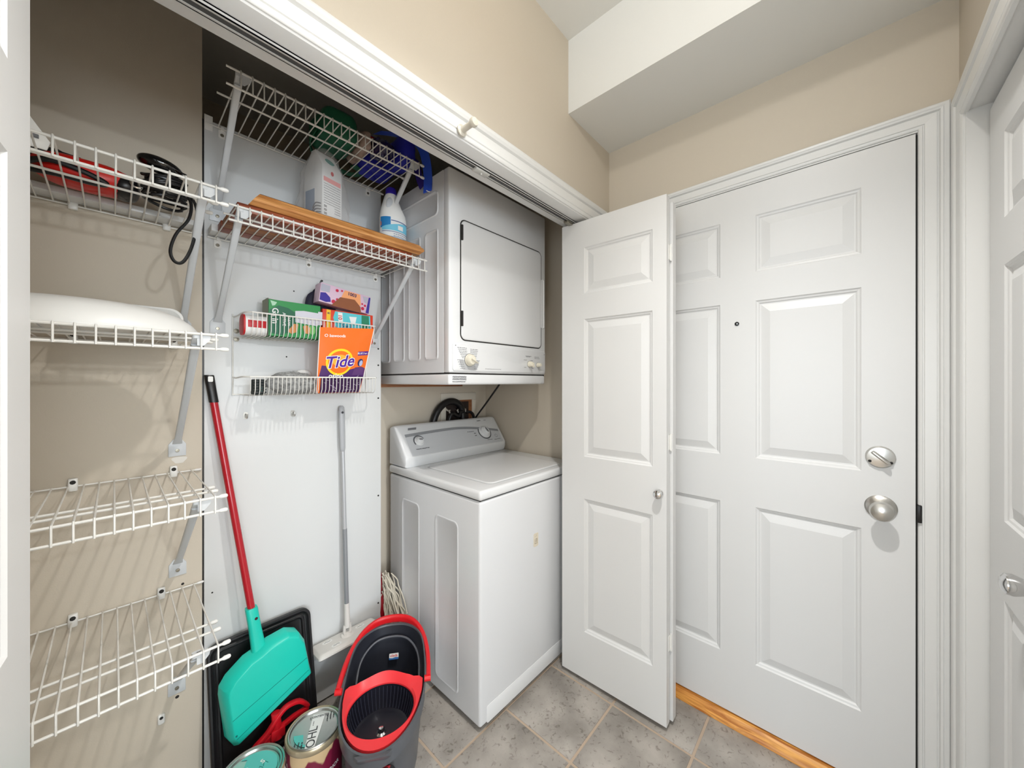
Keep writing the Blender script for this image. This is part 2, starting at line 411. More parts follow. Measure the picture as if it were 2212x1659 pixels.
# entry door
d1 = sroot('door_1', (1.606, -0.158, 0.034), 'white six-panel entry door with nickel knob and deadbolt')
DF = 1.606
e_rows = [(0.222, 0.808), (0.990, 1.575), (1.681, 1.893)]
e_cols = [(0.116, 0.400), (0.516, 0.800)]
slab = leaf(d1, 'leaf', (DF, -0.158, 0.036), (0,1,0), (-1,0,0), 0.914, 2.010, 0.044, e_cols, e_rows)
dbm = MB().lathe([(0.034, 0), (0.034, 0.003), (0.030, 0.009), (0.012, 0.012), (0.0, 0.0125)], (DF, -0.084, 1.076), (-1,0,0), 32)
db = build(dbm, 'deadbolt', nickel, d1)
tb = MB(Matrix.Translation((DF-0.012, -0.084, 1.076)) @ Matrix.Rotation(math.radians(-48), 4, 'X'))
tb.loft([[( -z*0.5, y*wd_, z2) for y, z2 in ((-1,-0.026*k),(1,-0.026*k),(1,0.026*k),(-1,0.026*k))] for z, wd_, k in ((0,0.006,0.7),(0.016,0.005,1.0),(0.030,0.003,0.95))])
build(tb, 'thumb_turn', nickel, db, bevel=0.0015)
for dy, dz in ((0.026, -0.014), (-0.026, -0.014)):
    build(MB().lathe([(0.0042,0),(0.0042,0.002),(0,0.0022)], (DF-0.0085, -0.084+dy*0.9, 1.076+dz), (-1,0,0), 12), 'screw', dark_gap, db)
kb = build(MB().lathe([(0.037, 0), (0.037, 0.003), (0.031, 0.009), (0.014, 0.014), (0.013, 0.030), (0.020, 0.036), (0.0285, 0.046), (0.0290, 0.056), (0.025, 0.064), (0.014, 0.069), (0, 0.070)], (DF, -0.085, 0.920), (-1,0,0), 32), 'door_knob', nickel, d1)
ph = build(MB().lathe([(0.0075, 0), (0.0075, 0.003), (0.0055, 0.0032), (0.0055, 0.001), (0, 0.001)], (DF, 0.301, 1.531), (-1,0,0), 20), 'peephole', black, d1)
build(MB().lathe([(0.0028, 0), (0.0024, 0.002), (0, 0.0025)], (DF-0.0012, 0.301, 1.531), (-1,0,0), 12), 'lens', chrome, ph)
build(MB().box((1.609, -0.1585, 0.885), (1.635, -0.1565, 0.955)), 'latch_plate', black, d1)
build(MB().box((1.600, -0.1705, 0.893), (1.640, -0.1605, 0.945)), 'strike_plate', black, d1, bevel=0.002)
build(MB().box((1.616, -0.1629, 0.036), (1.655, -0.1583, 2.046)), 'weather_strip', dark_gap, d1)

# bifold leaves
b_rows = [(0.204, 0.782), (0.965, 1.562), (1.672, 1.873)]
def bifold(root, A, B, t_side, both_panels=True, ht=1.985, z0=0.020):
    """one leaf between plan points A and B; front face on the left of A->B seen from above when t_side=1"""
    pass

d2 = sroot('door_2', (1.385, 0.487, 0.02), 'white folded bifold closet door standing beside the washer')
A = V((1.388, 0.487, 0.020)); B = V((1.374, 0.945, 0.020))
U = (B - A).normalized(); N = V((-U.y, U.x, 0)); wd = (B-A).length
l1 = leaf(d2, 'leaf', A, U, N, wd, 1.990, 0.034, [(0.052, 0.346)], b_rows)
A2 = A - N*0.042 + U*(-0.010)
l2 = leaf(d2, 'leaf', A2, U, N, wd, 1.972, 0.034, [(0.052, 0.346)], b_rows)
knob(d2, 'door_knob', A + U*0.024 + V((0,0,0.871)), N, 0.0135, 0.0165, 0.026, chrome)
for hz in (0.30, 1.06, 1.78):
    hp = A - N*0.038 + U*(-0.004)
    h_ = MB().cyl(hp + V((0,0,hz-0.032)), hp + V((0,0,hz+0.032)), 0.0035, n=10)
    for s_ in (0.004, -0.001): pass
    h_.prism([(-0.016, -0.028), (0.016, -0.028), (0.016, 0.028), (-0.016, 0.028)], hp + V((0,0,hz)) + U*0.0025, N, (0,0,1), U*0.0015)
    build(h_, 'hinge', plastic_white, d2)

d3 = sroot('door_3', (-0.09, 0.5, 0.02), 'white bifold closet door folded at the left jamb, close to the camera')
A = V((-0.118, 0.360, 0.020)); B = V((-0.0765, 0.818, 0.020))
U = (B - A).normalized(); N = V((U.y, -U.x, 0)); wd = (B-A).length
leaf(d3, 'leaf', A, U, N, wd, 1.990, 0.034, [(0.098, 0.372)], b_rows)
leaf(d3, 'leaf', A - N*0.040, U, N, wd, 1.985, 0.034, [(0.098, 0.372)], b_rows)

d4 = sroot('door_4', (0.0, -0.276, 0.02), 'white panelled closet door on the right wall with chrome knob')
for k in range(2):
    leaf(d4, 'leaf', (1.508 - k*0.378, -0.276, 0.02), (-1,0,0), (0,1,0), 0.375, 1.984, 0.034, [(0.112, 0.266)], b_rows)
knob(d4, 'door_knob', (1.206, -0.276, 0.905), (0,1,0), 0.017, 0.0215, 0.030, chrome)

# ------------------------------------------------------------------ closet track hardware
trk = thing('bifold_track', (OPL, 0.885, HZ), 'grey metal bifold track fixed under the closet header', 'track')
tr = MB()
yk = 0.897
for a, b in (((OPL+0.01, yk-0.014, HZ-0.003), (OPR-0.003, yk+0.014, HZ)), ((OPL+0.01, yk-0.014, HZ-0.010), (OPR-0.003, yk-0.0115, HZ)), ((OPL+0.01, yk+0.0115, HZ-0.010), (OPR-0.003, yk+0.014, HZ)),
             ((OPL+0.01, yk-0.014, HZ-0.010), (OPR-0.003, yk-0.007, HZ-0.008)), ((OPL+0.01, yk+0.007, HZ-0.010), (OPR-0.003, yk+0.014, HZ-0.008))): tr.box(a, b)
build(tr, 'channel', mat('track_metal', (198, 197, 192), 0.4, 0.2), trk)
build(MB().box((OPL+0.012, yk-0.0065, HZ-0.0085), (OPR-0.005, yk+0.0065, HZ-0.007)), 'slot', mat('track_slot', (70, 70, 70), 0.6), trk)
build(MB().box((0.800, yk-0.011, HZ-0.016), (0.86, yk+0.013, HZ-0.008)).cyl((0.83, yk, HZ-0.022), (0.83, yk, HZ-0.010), 0.004, n=10), 'snugger', mat('track_metal', (0,0,0)), trk, bevel=0.001)
build(MB().box((1.330, yk-0.010, HZ-0.020), (1.372, yk+0.010, HZ-0.009)).cyl((1.385, yk, HZ-0.02), (1.385, yk, HZ-0.008), 0.006, n=12), 'pivot_bracket', steel, trk, bevel=0.002)

# peg on the header
pg = MB().lathe([(0.0165, 0), (0.0165, 0.004), (0.010, 0.007), (0.0085, 0.010), (0.0085, 0.046), (0.0125, 0.048), (0.0135, 0.054), (0.011, 0.060), (0.0, 0.063)], (0.684, YC0-0.016, 2.041), (0,-1,0), 20)
tag(build(pg, 'robe_peg', mat('peg_paint', (206, 200, 186), 0.35)), 'cream wooden peg screwed into the white closet header trim', 'peg')

# ------------------------------------------------------------------ white partition panel
pn = thing('partition_panel', (0.2, 1.585, 0), 'tall white melamine panel standing behind the wire basket rack', 'panel')
build(MB().box((0.203, 1.570, 0.012), (0.828, 1.586, 2.185)), 'board', panel_white, pn, bevel=0.001)
build(MB().box((0.198, 1.574, 0.0), (0.2025, 1.590, 2.185)), 'edge_strip', black, pn)
for z_ in (1.46, 1.385, 1.235, 0.79, 0.30):
    build(MB().lathe([(0.004,0),(0.0035,0.0015),(0,0.002)], (0.815, 1.570, z_), (0,-1,0), 10), 'screw', dark_gap, pn)
for x_, z_ in ((0.470, 1.66), (0.445, 1.405), (0.224, 0.60)):
    build(MB().lathe([(0.0028,0),(0.0022,0.0008),(0,0.001)], (x_, 1.570, z_), (0,-1,0), 8), 'screw', dark_gap, pn)
build(MB().box((0.203, 1.5665, 2.150), (0.225, 1.572, 2.200)), 'hanging_clip', plastic_white, pn, bevel=0.001)

# ------------------------------------------------------------------ wire shelves
def bracket(parent, x, yf, zt, ywall, zf):
    """flattened grey strut from the wall foot up to the shelf lip"""
    p0 = V((x, ywall-0.004, zf)); p1 = V((x, yf+0.012, zt-0.012))
    d = (p1-p0).normalized(); side = V((1,0,0)); n = d.cross(side).normalized()
    mb = MB(); rs = []
    L = (p1-p0).length
    for t, wd_, tk in ((0.0, 0.024, 0.003), (0.06, 0.018, 0.006), (0.16, 0.017, 0.013), (0.5, 0.017, 0.013), (0.9, 0.018, 0.013), (0.965, 0.019, 0.013)):
        c = p0 + d*(L*t)
        rs.append([c + side*x_*wd_ + n*y_*tk for x_, y_ in rrect(1, 1, 0.3, 3)])
    mb.loft(rs)
    c = p0 + d*(L*0.965)
    mb.loft([[c + side*x_*0.019 + V((0,1,0))*y_*0.013 for x_, y_ in rrect(1,1,0.3,3)], [V((x, yf+0.010, zt-0.010)) + side*x_*0.018 + V((0,1,0))*y_*0.014 for x_, y_ in rrect(1,1,0.3,3)], [V((x, yf+0.009, zt+0.002)) + side*x_*0.017 + V((0,1,0))*y_*0.012 for x_, y_ in rrect(1,1,0.3,3)]])
    mb.prism([(0.0, 0.0), (0.020, 0.0), (0.026, -0.008), (0.024, -0.016), (0.012, -0.030), (0.0, -0.030)], (x, yf+0.004, zt+0.002), (1,0,0), (0,0,1), (0, 0.003, 0))
    o = build(mb, 'bracket', bracket_grey, parent)
    ft = MB().prism([(-0.021, -0.034), (0.021, -0.034), (0.021, 0.004), (0.010, 0.020), (-0.010, 0.020), (-0.021, 0.004)], (x, ywall, zf-0.006), (1,0,0), (0,0,1), (0, -0.004, 0))
    build(ft, 'foot_plate', bracket_grey, o, bevel=0.0012)
    build(MB().lathe([(0.0055,0),(0.005,0.003),(0.0025,0.0032),(0.0025,0.002),(0,0.002)], (x, ywall-0.004, zf-0.022), (0,-1,0), 12), 'screw', steel, o)
    return o

def wire_shelf(label, x0, x1, xw0, yb, yf, z, lip, mids, sp, group, brackets, clips, capped, clipmode):
    r_big, r_wire = 0.0031, 0.0019
    root = thing('wire_shelf', (x0, yb, z), label, 'shelf', group)
    rods = [(yb-0.006, z, 0), (yf, z, 0), (yf-0.001, z-lip, 0)] + [(y_, z-0.004, 0) for y_ in mids]
    for k, (y_, z_, _) in enumerate(rods):
        xe = x1 - (0.006 if k > 2 else 0.0)
        rr = r_wire*1.25 if k == 0 else r_big
        ro = build(MB().cyl((x0, y_, z_), (xe, y_, z_), rr, n=8), 'rod', wire_white, root)
        if capped:
            build(MB().lathe([(rr*1.1,0),(rr*1.7,0.004),(rr*1.7,0.014),(rr*1.1,0.017),(0,0.018)], (xe-0.006, y_, z_), (1,0,0), 10), 'end_cap', plastic_white, ro)
    first = None
    n = int((x1 - 0.014 - xw0) / sp)
    for i in range(n + 1):
        xx = x1 - 0.014 - sp*i
        if first is None:
            pts = [(xx, yb-0.004, z+0.0022), (xx, yf+0.004, z+0.0034), (xx, yf-0.0025, z+0.0036), (xx, yf-0.0048, z+0.0005), (xx, yf-0.0052, z-lip-0.003)]
            first = build(MB().tube(pts, r_wire, n=6), 'wire', wire_white, root, loc=(xx-x0, 0, 0)); fx = xx
        else:
            dup(first, root, (xx - fx, 0, 0))
    for x_, yf_, zt_, yw_, zf_ in brackets: bracket(root, x_, yf_, zt_, yw_, zf_)
    for x_ in clips:
        if clipmode == 'cup':
            cm_ = MB().loft([[V((x_, yb-0.007, z-0.012)) + V((px_*0.017, py_*0.013, 0)) for px_, py_ in rrect(1,1,0.35,4)], [V((x_, yb-0.008, z+0.004)) + V((px_*0.019, py_*0.016, 0)) for px_, py_ in rrect(1,1,0.35,4)], [V((x_, yb-0.006, z+0.022)) + V((px_*0.017, py_*0.011, 0)) for px_, py_ in rrect(1,1,0.35,4)]])
            c_ = build(cm_, 'wall_clip', plastic_white, root, bevel=0.001)
            build(MB().lathe([(0.0058,0),(0.005,0.002),(0,0.0022)], (x_, yb-0.0135, z+0.012), (0,-1,0.15), 12), 'screw', dark_gap, c_)
        else:
            c_ = build(MB().prism(rrect(0.020, 0.028, 0.004, 3), (x_, yb, z-0.016), (1,0,0), (0,0,1), (0,-0.003,0)).box((x_-0.004, yb-0.010, z-0.006), (x_+0.004, yb-0.002, z+0.005)), 'wall_clip', plastic_white, root)
            build(MB().lathe([(0.0055,0),(0.0048,0.002),(0,0.0022)], (x_, yb-0.003, z-0.020), (0,-1,0), 12), 'screw', steel, c_)
    return root

YW = 1.570
SG = 'white wire shelves in the laundry closet'
yfS = 1.155
wire_shelf('upper left white wire shelf holding the red and black plastic case', -0.352, 0.186, -0.20, YW, yfS, 1.794, 0.037, (1.25, 1.33), 0.0281, SG, [(0.150, yfS, 1.794, YW, 1.500)], (-0.075, 0.112), True, 'cup')
wire_shelf('left white wire shelf holding the white oval dome and tray', -0.352, 0.186, -0.20, YW, yfS, 1.426, 0.035, (1.25, 1.33), 0.0281, SG, [(0.137, yfS, 1.426, YW, 1.113)], (-0.075, 0.128), True, 'cup')
wire_shelf('empty white wire shelf just above the lowest one at the left', -0.352, 0.184, -0.20, YW, yfS, 1.022, 0.035, (1.24, 1.285), 0.0281, SG, [(0.138, yfS, 1.022, YW, 0.732)], (-0.075, 0.128), True, 'cup')
wire_shelf('lowest empty white wire shelf at the left', -0.352, 0.190, -0.20, YW, yfS, 0.650, 0.037, (1.24, 1.285), 0.0281, SG, [(0.136, yfS, 0.650, YW, 0.358)], (-0.075, 0.100), True, 'cup')
wire_shelf('white wire shelf under the wooden boards and the bleach bottle', 0.210, 0.845, 0.212, YW, 1.232, 1.793, 0.042, (1.30,), 0.0273, SG, [(0.238, 1.232, 1.793, YW, 1.512), (0.795, 1.232, 1.793, YW, 1.505)], (0.238, 0.522, 0.800), False, 'plate')
wire_shelf('topmost white wire shelf holding green and blue bags', 0.206, 0.826, 0.212, YW, 1.240, 2.170, 0.048, (1.37,), 0.0273, SG, [(0.237, 1.240, 2.170, YW, 1.892), (0.792, 1.240, 2.170, YW, 1.892)], (0.250, 0.765), True, 'plate')

# ------------------------------------------------------------------ washer
WX0, WX1, WY0, WY1 = 0.913, 1.597, 0.993, 1.645
ink = mat('print_grey', (120, 121, 124), 0.6)
ink_dark = mat('print_dark', (58, 58, 62), 0.6)
ink_light = mat('print_light', (184, 185, 187), 0.6)
wa = thing('washing_machine', (WX0, WY0, 0), 'white top-load washing machine standing under the wall dryer', 'washing machine')
build(MB().box((WX0, WY0, 0.022), (WX1, WY1, 0.8625)), 'cabinet', enamel_side, wa, bevel=0.011, seg=4)
for (ya, yb, za, zb) in ((1.388, 1.535, 0.10, 0.768), (1.118, 1.272, 0.075, 0.757)):
    pm = MB().loft([[V((WX0+0.001, (ya+yb)/2, (za+zb)/2)) + V((-d_, a_, b_)) for a_, b_ in rrect((yb-ya)-2*i_, (zb-za)-2*i_, 0.022, 6)] for d_, i_ in ((0, 0), (0.0022, 0.002), (0.0032, 0.0045), (0.0022, 0.008), (0.0016, 0.009))])
    build(pm, 'embossed_panel', enamel_side, wa)
build(MB().prism(rrect(0.640, 0.066, 0.010, 4, (WX0+WX1)/2+0.012, 0.054), (0, WY0+0.002, 0), (1,0,0), (0,0,1), (0, -0.003, 0)), 'toe_panel', enamel, wa, bevel=0.001)
for fx in (WX0+0.06, WX1-0.06):
    for fy in (WY0+0.06, WY1-0.06):
        build(MB().cyl((fx, fy, 0), (fx, fy, 0.03), 0.018, n=12), 'levelling_foot', dark_gap, wa)
build(MB().box((WX0+0.008, WY0+0.008, 0.860), (WX1-0.008, WY1-0.01, 0.868)), 'top_seam', dark_gap, wa)
top = build(MB().box((WX0-0.003, WY0-0.004, 0.866), (WX1+0.003, WY1+0.004, 0.9035)), 'top_deck', enamel, wa, bevel=0.012, seg=4)
lx0, lx1, ly0, ly1 = 1.004, 1.506, 1.033, 1.462
build(MB().loft([[V(((lx0+lx1)/2, (ly0+ly1)/2, 0.9030)) + V((a_, b_, d_)) for a_, b_ in rrect(lx1-lx0+0.016-2*i_, ly1-ly0+0.016-2*i_, 0.030, 6)] for d_, i_ in ((0, 0), (0.0012, 0.001), (0.0012, 0.006))]), 'lid_surround', mat('lid_groove', (196, 198, 200), 0.4), wa)
lid = build(MB().loft([[V(((lx0+lx1)/2, (ly0+ly1)/2, 0.9038)) + V((a_, b_, d_)) for a_, b_ in rrect(lx1-lx0-2*i_, ly1-ly0-2*i_, 0.028, 6)] for d_, i_ in ((0, 0), (0.0022, 0.0012), (0.0034, 0.004), (0.0036, 0.012))]), 'lid', enamel, wa)
build(MB().loft([[V((1.36, 1.012, 0.9030)) + V((a_, b_, d_)) for a_, b_ in rrect(0.20-2*i_, 0.018-2*i_, 0.007, 4)] for d_, i_ in ((0.0001, 0), (0.0012, 0.001), (0.0004, 0.004))]), 'lid_grip', mat('grip_shade', (205, 206, 208), 0.4), lid)
# console
cp_ = [(1.512, 0.9040), (1.504, 0.925), (1.503, 0.953), (1.601, 1.086), (1.612, 1.093), (1.630, 1.094), (1.652, 1.086), (1.655, 0.9040)]
def csec(x, s):
    cy_, cz_ = 1.60, 0.99
    return [V((x, cy_ + (y_-cy_)*s, max(0.904, cz_ + (z_-cz_)*s))) for y_, z_ in cp_]
con = build(MB().loft([csec(0.916, 0.90), csec(0.919, 0.96), csec(0.927, 0.99), csec(0.945, 1.0), csec(1.565, 1.0), csec(1.583, 0.99), csec(1.591, 0.96), csec(1.594, 0.90)]), 'console', enamel, wa)
build(MB().box((0.935, 1.514, 0.9035), (1.58, 1.53, 0.9065)), 'console_seam', dark_gap, con)
CN = V((0, -0.805, 0.593)); CEY = V((0, 0.593, 0.805))
CP = lambda x, e, d=0.0012: V((x, 1.503, 0.953)) + CEY*e + CN*d
cface = MB()
edge = lambda x: 0.122 + 0.010*math.sin((x-0.95)/0.62*math.pi) - 0.036*max(0, (x-1.25)/0.32)**1.6
xs_ = [0.952 + 0.62*k/24 for k in range(25)]
cface.grid([[CP(x, 0.004, 0.0009) for x in xs_], [CP(x, edge(x)-0.015, 0.0009) for x in xs_]])
build(cface, 'control_face', mat('console_silver', (205, 207, 210), 0.35), con)
cs_ = MB(); cs_.grid([[CP(x, edge(x)-0.015, 0.0011) for x in xs_], [CP(x, edge(x)+0.0005, 0.0011) for x in xs_]])
build(cs_, 'grey_stripe', mat('console_stripe', (146, 148, 151), 0.4), con)
build(MB().prism([(-0.026, -0.006), (0.021, -0.006), (0.026, 0.006), (-0.021, 0.006)], CP(1.004, 0.150), (1,0,0), CEY, CN*0.0008), 'badge', mat('badge_grey', (120, 121, 124), 0.3), con)
def dial(parent, c, n, r, h, ex, ey, ang, big):
    kb_ = build(MB().lathe([(r*1.28, 0), (r*1.28, 0.002), (r*1.05, 0.004), (r, 0.006), (r*0.94, h*0.55), (r*0.86, h*0.62), (0, h*0.62)], c, n, 30), 'dial', enamel, parent)
    ca, sa = math.cos(ang), math.sin(ang); gx = V(ex)*ca + V(ey)*sa; gy = V(ey)*ca - V(ex)*sa
    rs = [[V(c) + V(n)*(h*hh) + gx*(math.cos(2*math.pi*k/20)*r*0.80*sc) + gy*(math.sin(2*math.pi*k/20)*r*0.50*sc) for k in range(20)] for hh, sc in ((0.55, 1.0), (0.92, 0.95), (1.0, 0.82))]
    gp = build(MB().loft(rs), 'grip', enamel, kb_)
    build(MB().loft([[V(c) + V(n)*(h*1.0 + dd) + gx*(math.cos(2*math.pi*k/16)*r*0.55) + gy*(math.sin(2*math.pi*k/16)*r*0.20) for k in range(16)] for dd in (0.0, 0.0008)]), 'pointer', ink, kb_)
    return kb_
dial(con, CP(1.018, 0.078), CN, 0.020, 0.020, (1,0,0), CEY, -0.15, False)
dial(con, CP(1.460, 0.080), CN, 0.031, 0.026, (1,0,0), CEY, 1.9, True)
ring = MB()
for a0, a1, cx_, ce_, rr in ((20, 215, 1.018, 0.078, 0.0325), (150, 400, 1.460, 0.080, 0.0475)):
    pts_o = [CP(cx_ + rr*math.cos(math.radians(a)), ce_ + rr*math.sin(math.radians(a)), 0.0014) for a in range(a0, a1, 8)]
    pts_i = [CP(cx_ + rr*0.74*math.cos(math.radians(a)), ce_ + rr*0.74*math.sin(math.radians(a)), 0.0014) for a in range(a0, a1, 8)]
    ring.grid([pts_o, pts_i])
build(ring, 'dial_marks', mat('dial_ring', (98, 100, 104), 0.5), con)
pr = MB()
def strokes(mb, f, x0, x1, e, hgt, n, seed):
    rd = random.Random(seed); x = x0
    while x < x1:
        w_ = (x1-x0)/n * (0.35 + 0.6*rd.random())
        y0 = e + hgt*0.25*(rd.random()-0.5)
        mb.add([f(x, y0-hgt/2), f(min(x+w_, x1), y0-hgt/2), f(min(x+w_, x1), y0+hgt/2), f(x, y0+hgt/2)], [(0,1,2,3)])
        x += w_ + (x1-x0)/n*0.25
fcon = lambda x, e: CP(x, e, 0.0016)
strokes(pr, fcon, 0.985, 1.060, 0.036, 0.004, 9, 1)
strokes(pr, fcon, 1.335, 1.385, 0.092, 0.003, 6, 2)
strokes(pr, fcon, 1.378, 1.392, 0.078, 0.005, 2, 3)
strokes(pr, fcon, 1.378, 1.392, 0.064, 0.005, 2, 4)
strokes(pr, fcon, 1.455, 1.495, 0.026, 0.003, 5, 5)
strokes(pr, fcon, 1.510, 1.560, 0.022, 0.003, 5, 6)
strokes(pr, fcon, 1.440, 1.470, 0.156, 0.005, 4, 7)
strokes(pr, fcon, 1.495, 1.512, 0.156, 0.003, 2, 8)
for k in range(16):
    a = 2*math.pi*k/16; pr.add([CP(1.535+0.010*math.cos(a), 0.045+0.010*math.sin(a), 0.0016), CP(1.535+0.010*math.cos(a+0.4), 0.045+0.010*math.sin(a+0.4), 0.0016), CP(1.535+0.0085*math.cos(a+0.4), 0.045+0.0085*math.sin(a+0.4), 0.0016), CP(1.535+0.0085*math.cos(a), 0.045+0.0085*math.sin(a), 0.0016)], [(0,1,2,3)])
build(pr, 'console_print', ink_dark, con)
em = build(MB().prism(rrect(0.032, 0.058, 0.006, 4), (1.243, WY0, 0.620), (1,0,0), (0,0,1), (0, -0.0012, 0)), 'emblem', mat('emblem_cream', (226, 216, 196), 0.4), wa)
ep = MB()
for (a_, b_, c_, d_) in ((-0.009, -0.016, -0.0075, 0.004), (-0.009, -0.016, 0.009, -0.0145), (0.0075, -0.016, 0.009, 0.006), (-0.0015, -0.010, 0.0, 0.006), (0.0025, -0.010, 0.004, 0.006), (0.0, 0.0045, 0.004, 0.006), (-0.008, 0.016, 0.006, 0.0166), (0.002, 0.020, 0.004, 0.022)):
    ep.add([(1.243+a_, WY0-0.0015, 0.620+b_), (1.243+c_, WY0-0.0015, 0.620+b_), (1.243+c_, WY0-0.0015, 0.620+d_), (1.243+a_, WY0-0.0015, 0.620+d_)], [(0,1,2,3)])
build(ep, 'emblem_mark', mat('emblem_brown', (120, 104, 80), 0.5), em)

# ------------------------------------------------------------------ dryer
DX0, DX1, DY_0, DY_1 = 0.868, 1.478, 1.119, 1.655
dr = thing('tumble_dryer', (DX0, DY_0, 1.298), 'white compact tumble dryer mounted on the wall above the washer', 'dryer')
build(MB().box((DX0, DY_0+0.034, 1.345), (DX1, DY_1, 2.140)), 'cabinet', enamel_side, dr, bevel=0.004)
build(MB().box((DX0, DY_0, 1.345), (DX1, DY_0+0.036, 2.141)), 'front_frame', enamel, dr, bevel=0.007, seg=3)
build(MB().box((DX0+0.004, DY_0+0.006, 1.338), (DX1-0.004, DY_1-0.004, 1.348)), 'base_seam', dark_gap, dr)
build(MB().box((DX0, DY_0+0.002, 1.298), (DX1-0.002, DY_1, 1.3405)), 'base_trim', enamel, dr, bevel=0.008, seg=3)
def emboss_x(ya, yb, za, zb, r_, name='embossed_panel'):
    build(MB().loft([[V((DX0+0.001, (ya+yb)/2, (za+zb)/2)) + V((-d_, a_, b_)) for a_, b_ in rrect((yb-ya)-2*i_, (zb-za)-2*i_, r_, 5)] for d_, i_ in ((0, 0), (0.0026, 0.002), (0.0040, 0.0045), (0.0026, 0.008), (0.0018, 0.009))]), name, enamel_side, dr)
for k in range(4): emboss_x(1.186+0.124*k, 1.278+0.124*k if k < 3 else 1.64, 1.397, 1.921, 0.012)
emboss_x(1.186, 1.640, 1.972, 2.075, 0.02)
fr = lambda cx_, cz_, w_, h_, r_, prof, nm, m_, par: build(MB().loft([[V((cx_, DY_0, cz_)) + V((a_, -d_, b_)) for a_, b_ in rrect(w_-2*i_, h_-2*i_, max(r_-i_, 0.002), 6)] for d_, i_ in prof]), nm, m_, par)
dcx, dcz, dw, dh = 1.183, 1.7145, 0.512, 0.474
fr(dcx, dcz, dw+0.010, dh+0.010, 0.027, ((-0.001, 0), (0.0008, 0.0004), (0.0008, 0.002)), 'door_gasket', dark_gap, dr)
ddoor = fr(dcx, dcz, dw, dh, 0.022, ((0.0, 0), (0.0022, 0.0004), (0.0034, 0.0018), (0.0042, 0.006), (0.0045, 0.02)), 'dryer_door', enamel, dr)
build(MB().loft([[V((1.452, DY_0, 1.700)) + V((a_, -d_, b_)) for a_, b_ in rrect(0.026-2*i_, 0.250-2*i_, 0.012-i_, 5)] for d_, i_ in ((0, 0), (0.004, 0.001), (0.004, 0.004), (0.001, 0.006))]), 'door_handle', enamel, dr)
for hz in (1.90, 1.56):
    build(MB().box((0.924, DY_0-0.009, hz-0.030), (0.932, DY_0+0.001, hz+0.030)), 'hinge', dark_gap, dr)
cpn = fr(1.178, 1.4075, 0.588, 0.110, 0.010, ((0.0, 0), (0.003, 0.0008), (0.004, 0.003)), 'control_panel', enamel, dr)
cream = mat('cream_knob', (232, 226, 208), 0.35)
FY = DY_0 - 0.004
def dryer_knob(x, z, r, reach, blade):
    k_ = build(MB().lathe([(r*1.06, 0), (r*1.06, 0.003), (r, 0.004), (r*0.92, 0.016), (r*0.7, 0.021), (0, 0.022)], (x, FY, z), (0,-1,0), 28), 'dial', cream, dr)
    b_ = MB(Matrix.Translation((x, FY-0.016, z)) @ Matrix.Rotation(math.radians(blade), 4, 'Y'))
    b_.loft([[(-r*0.25, 0, -r*0.20), (r*1.25, 0, -r*0.10), (r*1.25, 0, r*0.10), (-r*0.25, 0, r*0.20)], [(-r*0.5, -reach, -r*0.10), (r*1.20, -reach*0.9, -r*0.05), (r*1.20, -reach*0.9, r*0.05), (-r*0.5, -reach, r*0.10)]])
    build(b_, 'grip', cream, k_, bevel=0.0012)
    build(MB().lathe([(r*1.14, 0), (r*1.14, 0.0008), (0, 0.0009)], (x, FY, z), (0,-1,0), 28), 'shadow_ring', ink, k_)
dryer_knob(0.968, 1.397, 0.0235, 0.014, 25)
dryer_knob(1.345, 1.394, 0.0135, 0.016, 70)
dryer_knob(1.409, 1.392, 0.0105, 0.006, 0)
dp = MB(); dl = MB()
ff = lambda x, z: V((x, FY-0.0006, z))
for k in range(7):
    strokes(dp, ff, 0.905 + 0.004*k, 0.955, 1.444 - 0.0065*k, 0.0022, 5, 20+k)
    strokes(dp, ff, 0.972, 1.014 - 0.002*k, 1.441 - 0.0065*k, 0.0022, 5, 40+k)
for k in range(5):
    strokes(dp, ff, 0.905+0.004*k, 0.932+0.003*k, 1.396 - 0.0085*k, 0.0020, 3, 60+k)
    strokes(dp, ff, 1.000-0.002*k, 1.024-0.003*k, 1.396 - 0.0085*k, 0.0020, 3, 80+k)
strokes(dp, ff, 1.055, 1.150, 1.364, 0.0018, 16, 9)
strokes(dp, ff, 1.318, 1.360, 1.432, 0.0026, 6, 10); strokes(dp, ff, 1.322, 1.350, 1.428, 0.0022, 4, 12); strokes(dp, ff, 1.385, 1.420, 1.430, 0.0022, 5, 11); strokes(dp, ff, 1.385, 1.424, 1.424, 0.0022, 5, 13)
strokes(dp, ff, 1.305, 1.328, 1.413, 0.0022, 4, 14); strokes(dp, ff, 1.354, 1.372, 1.411, 0.0022, 3, 15); strokes(dp, ff, 1.308, 1.322, 1.378, 0.0024, 3, 16); strokes(dp, ff, 1.362, 1.378, 1.375, 0.0024, 3, 17)
build(dp, 'panel_print', ink, cpn)
seg_ = [(0.968+0.052*math.cos(a), 1.397+0.052*math.sin(a)) for a in [math.radians(180+12*k) for k in range(16)]]
dl.add([V((0.968, FY-0.0003, 1.397))] + [V((x, FY-0.0003, max(z, 1.3565))) for x, z in seg_], [(0, k+1, k+2) for k in range(15)])
build(dl, 'cycle_zone', ink_light, cpn)
for x_, z_ in ((0.897, 1.452), (1.462, 1.446)):
    build(MB().lathe([(0.002,0),(0.0015,0.0008),(0,0.001)], (x_, FY, z_), (0,-1,0), 8), 'screw', dark_gap, cpn)
bl = MB(); fb = lambda x, z: V((x, DY_0+0.0012, z))
for k in range(4): strokes(bl, fb, 0.886, 0.956 - (0.004 if k == 3 else 0), 1.3305 - 0.0062*k - (0.002 if k == 3 else 0), 0.0034, 14, 90+k)
build(bl, 'warning_print', ink_dark, dr)
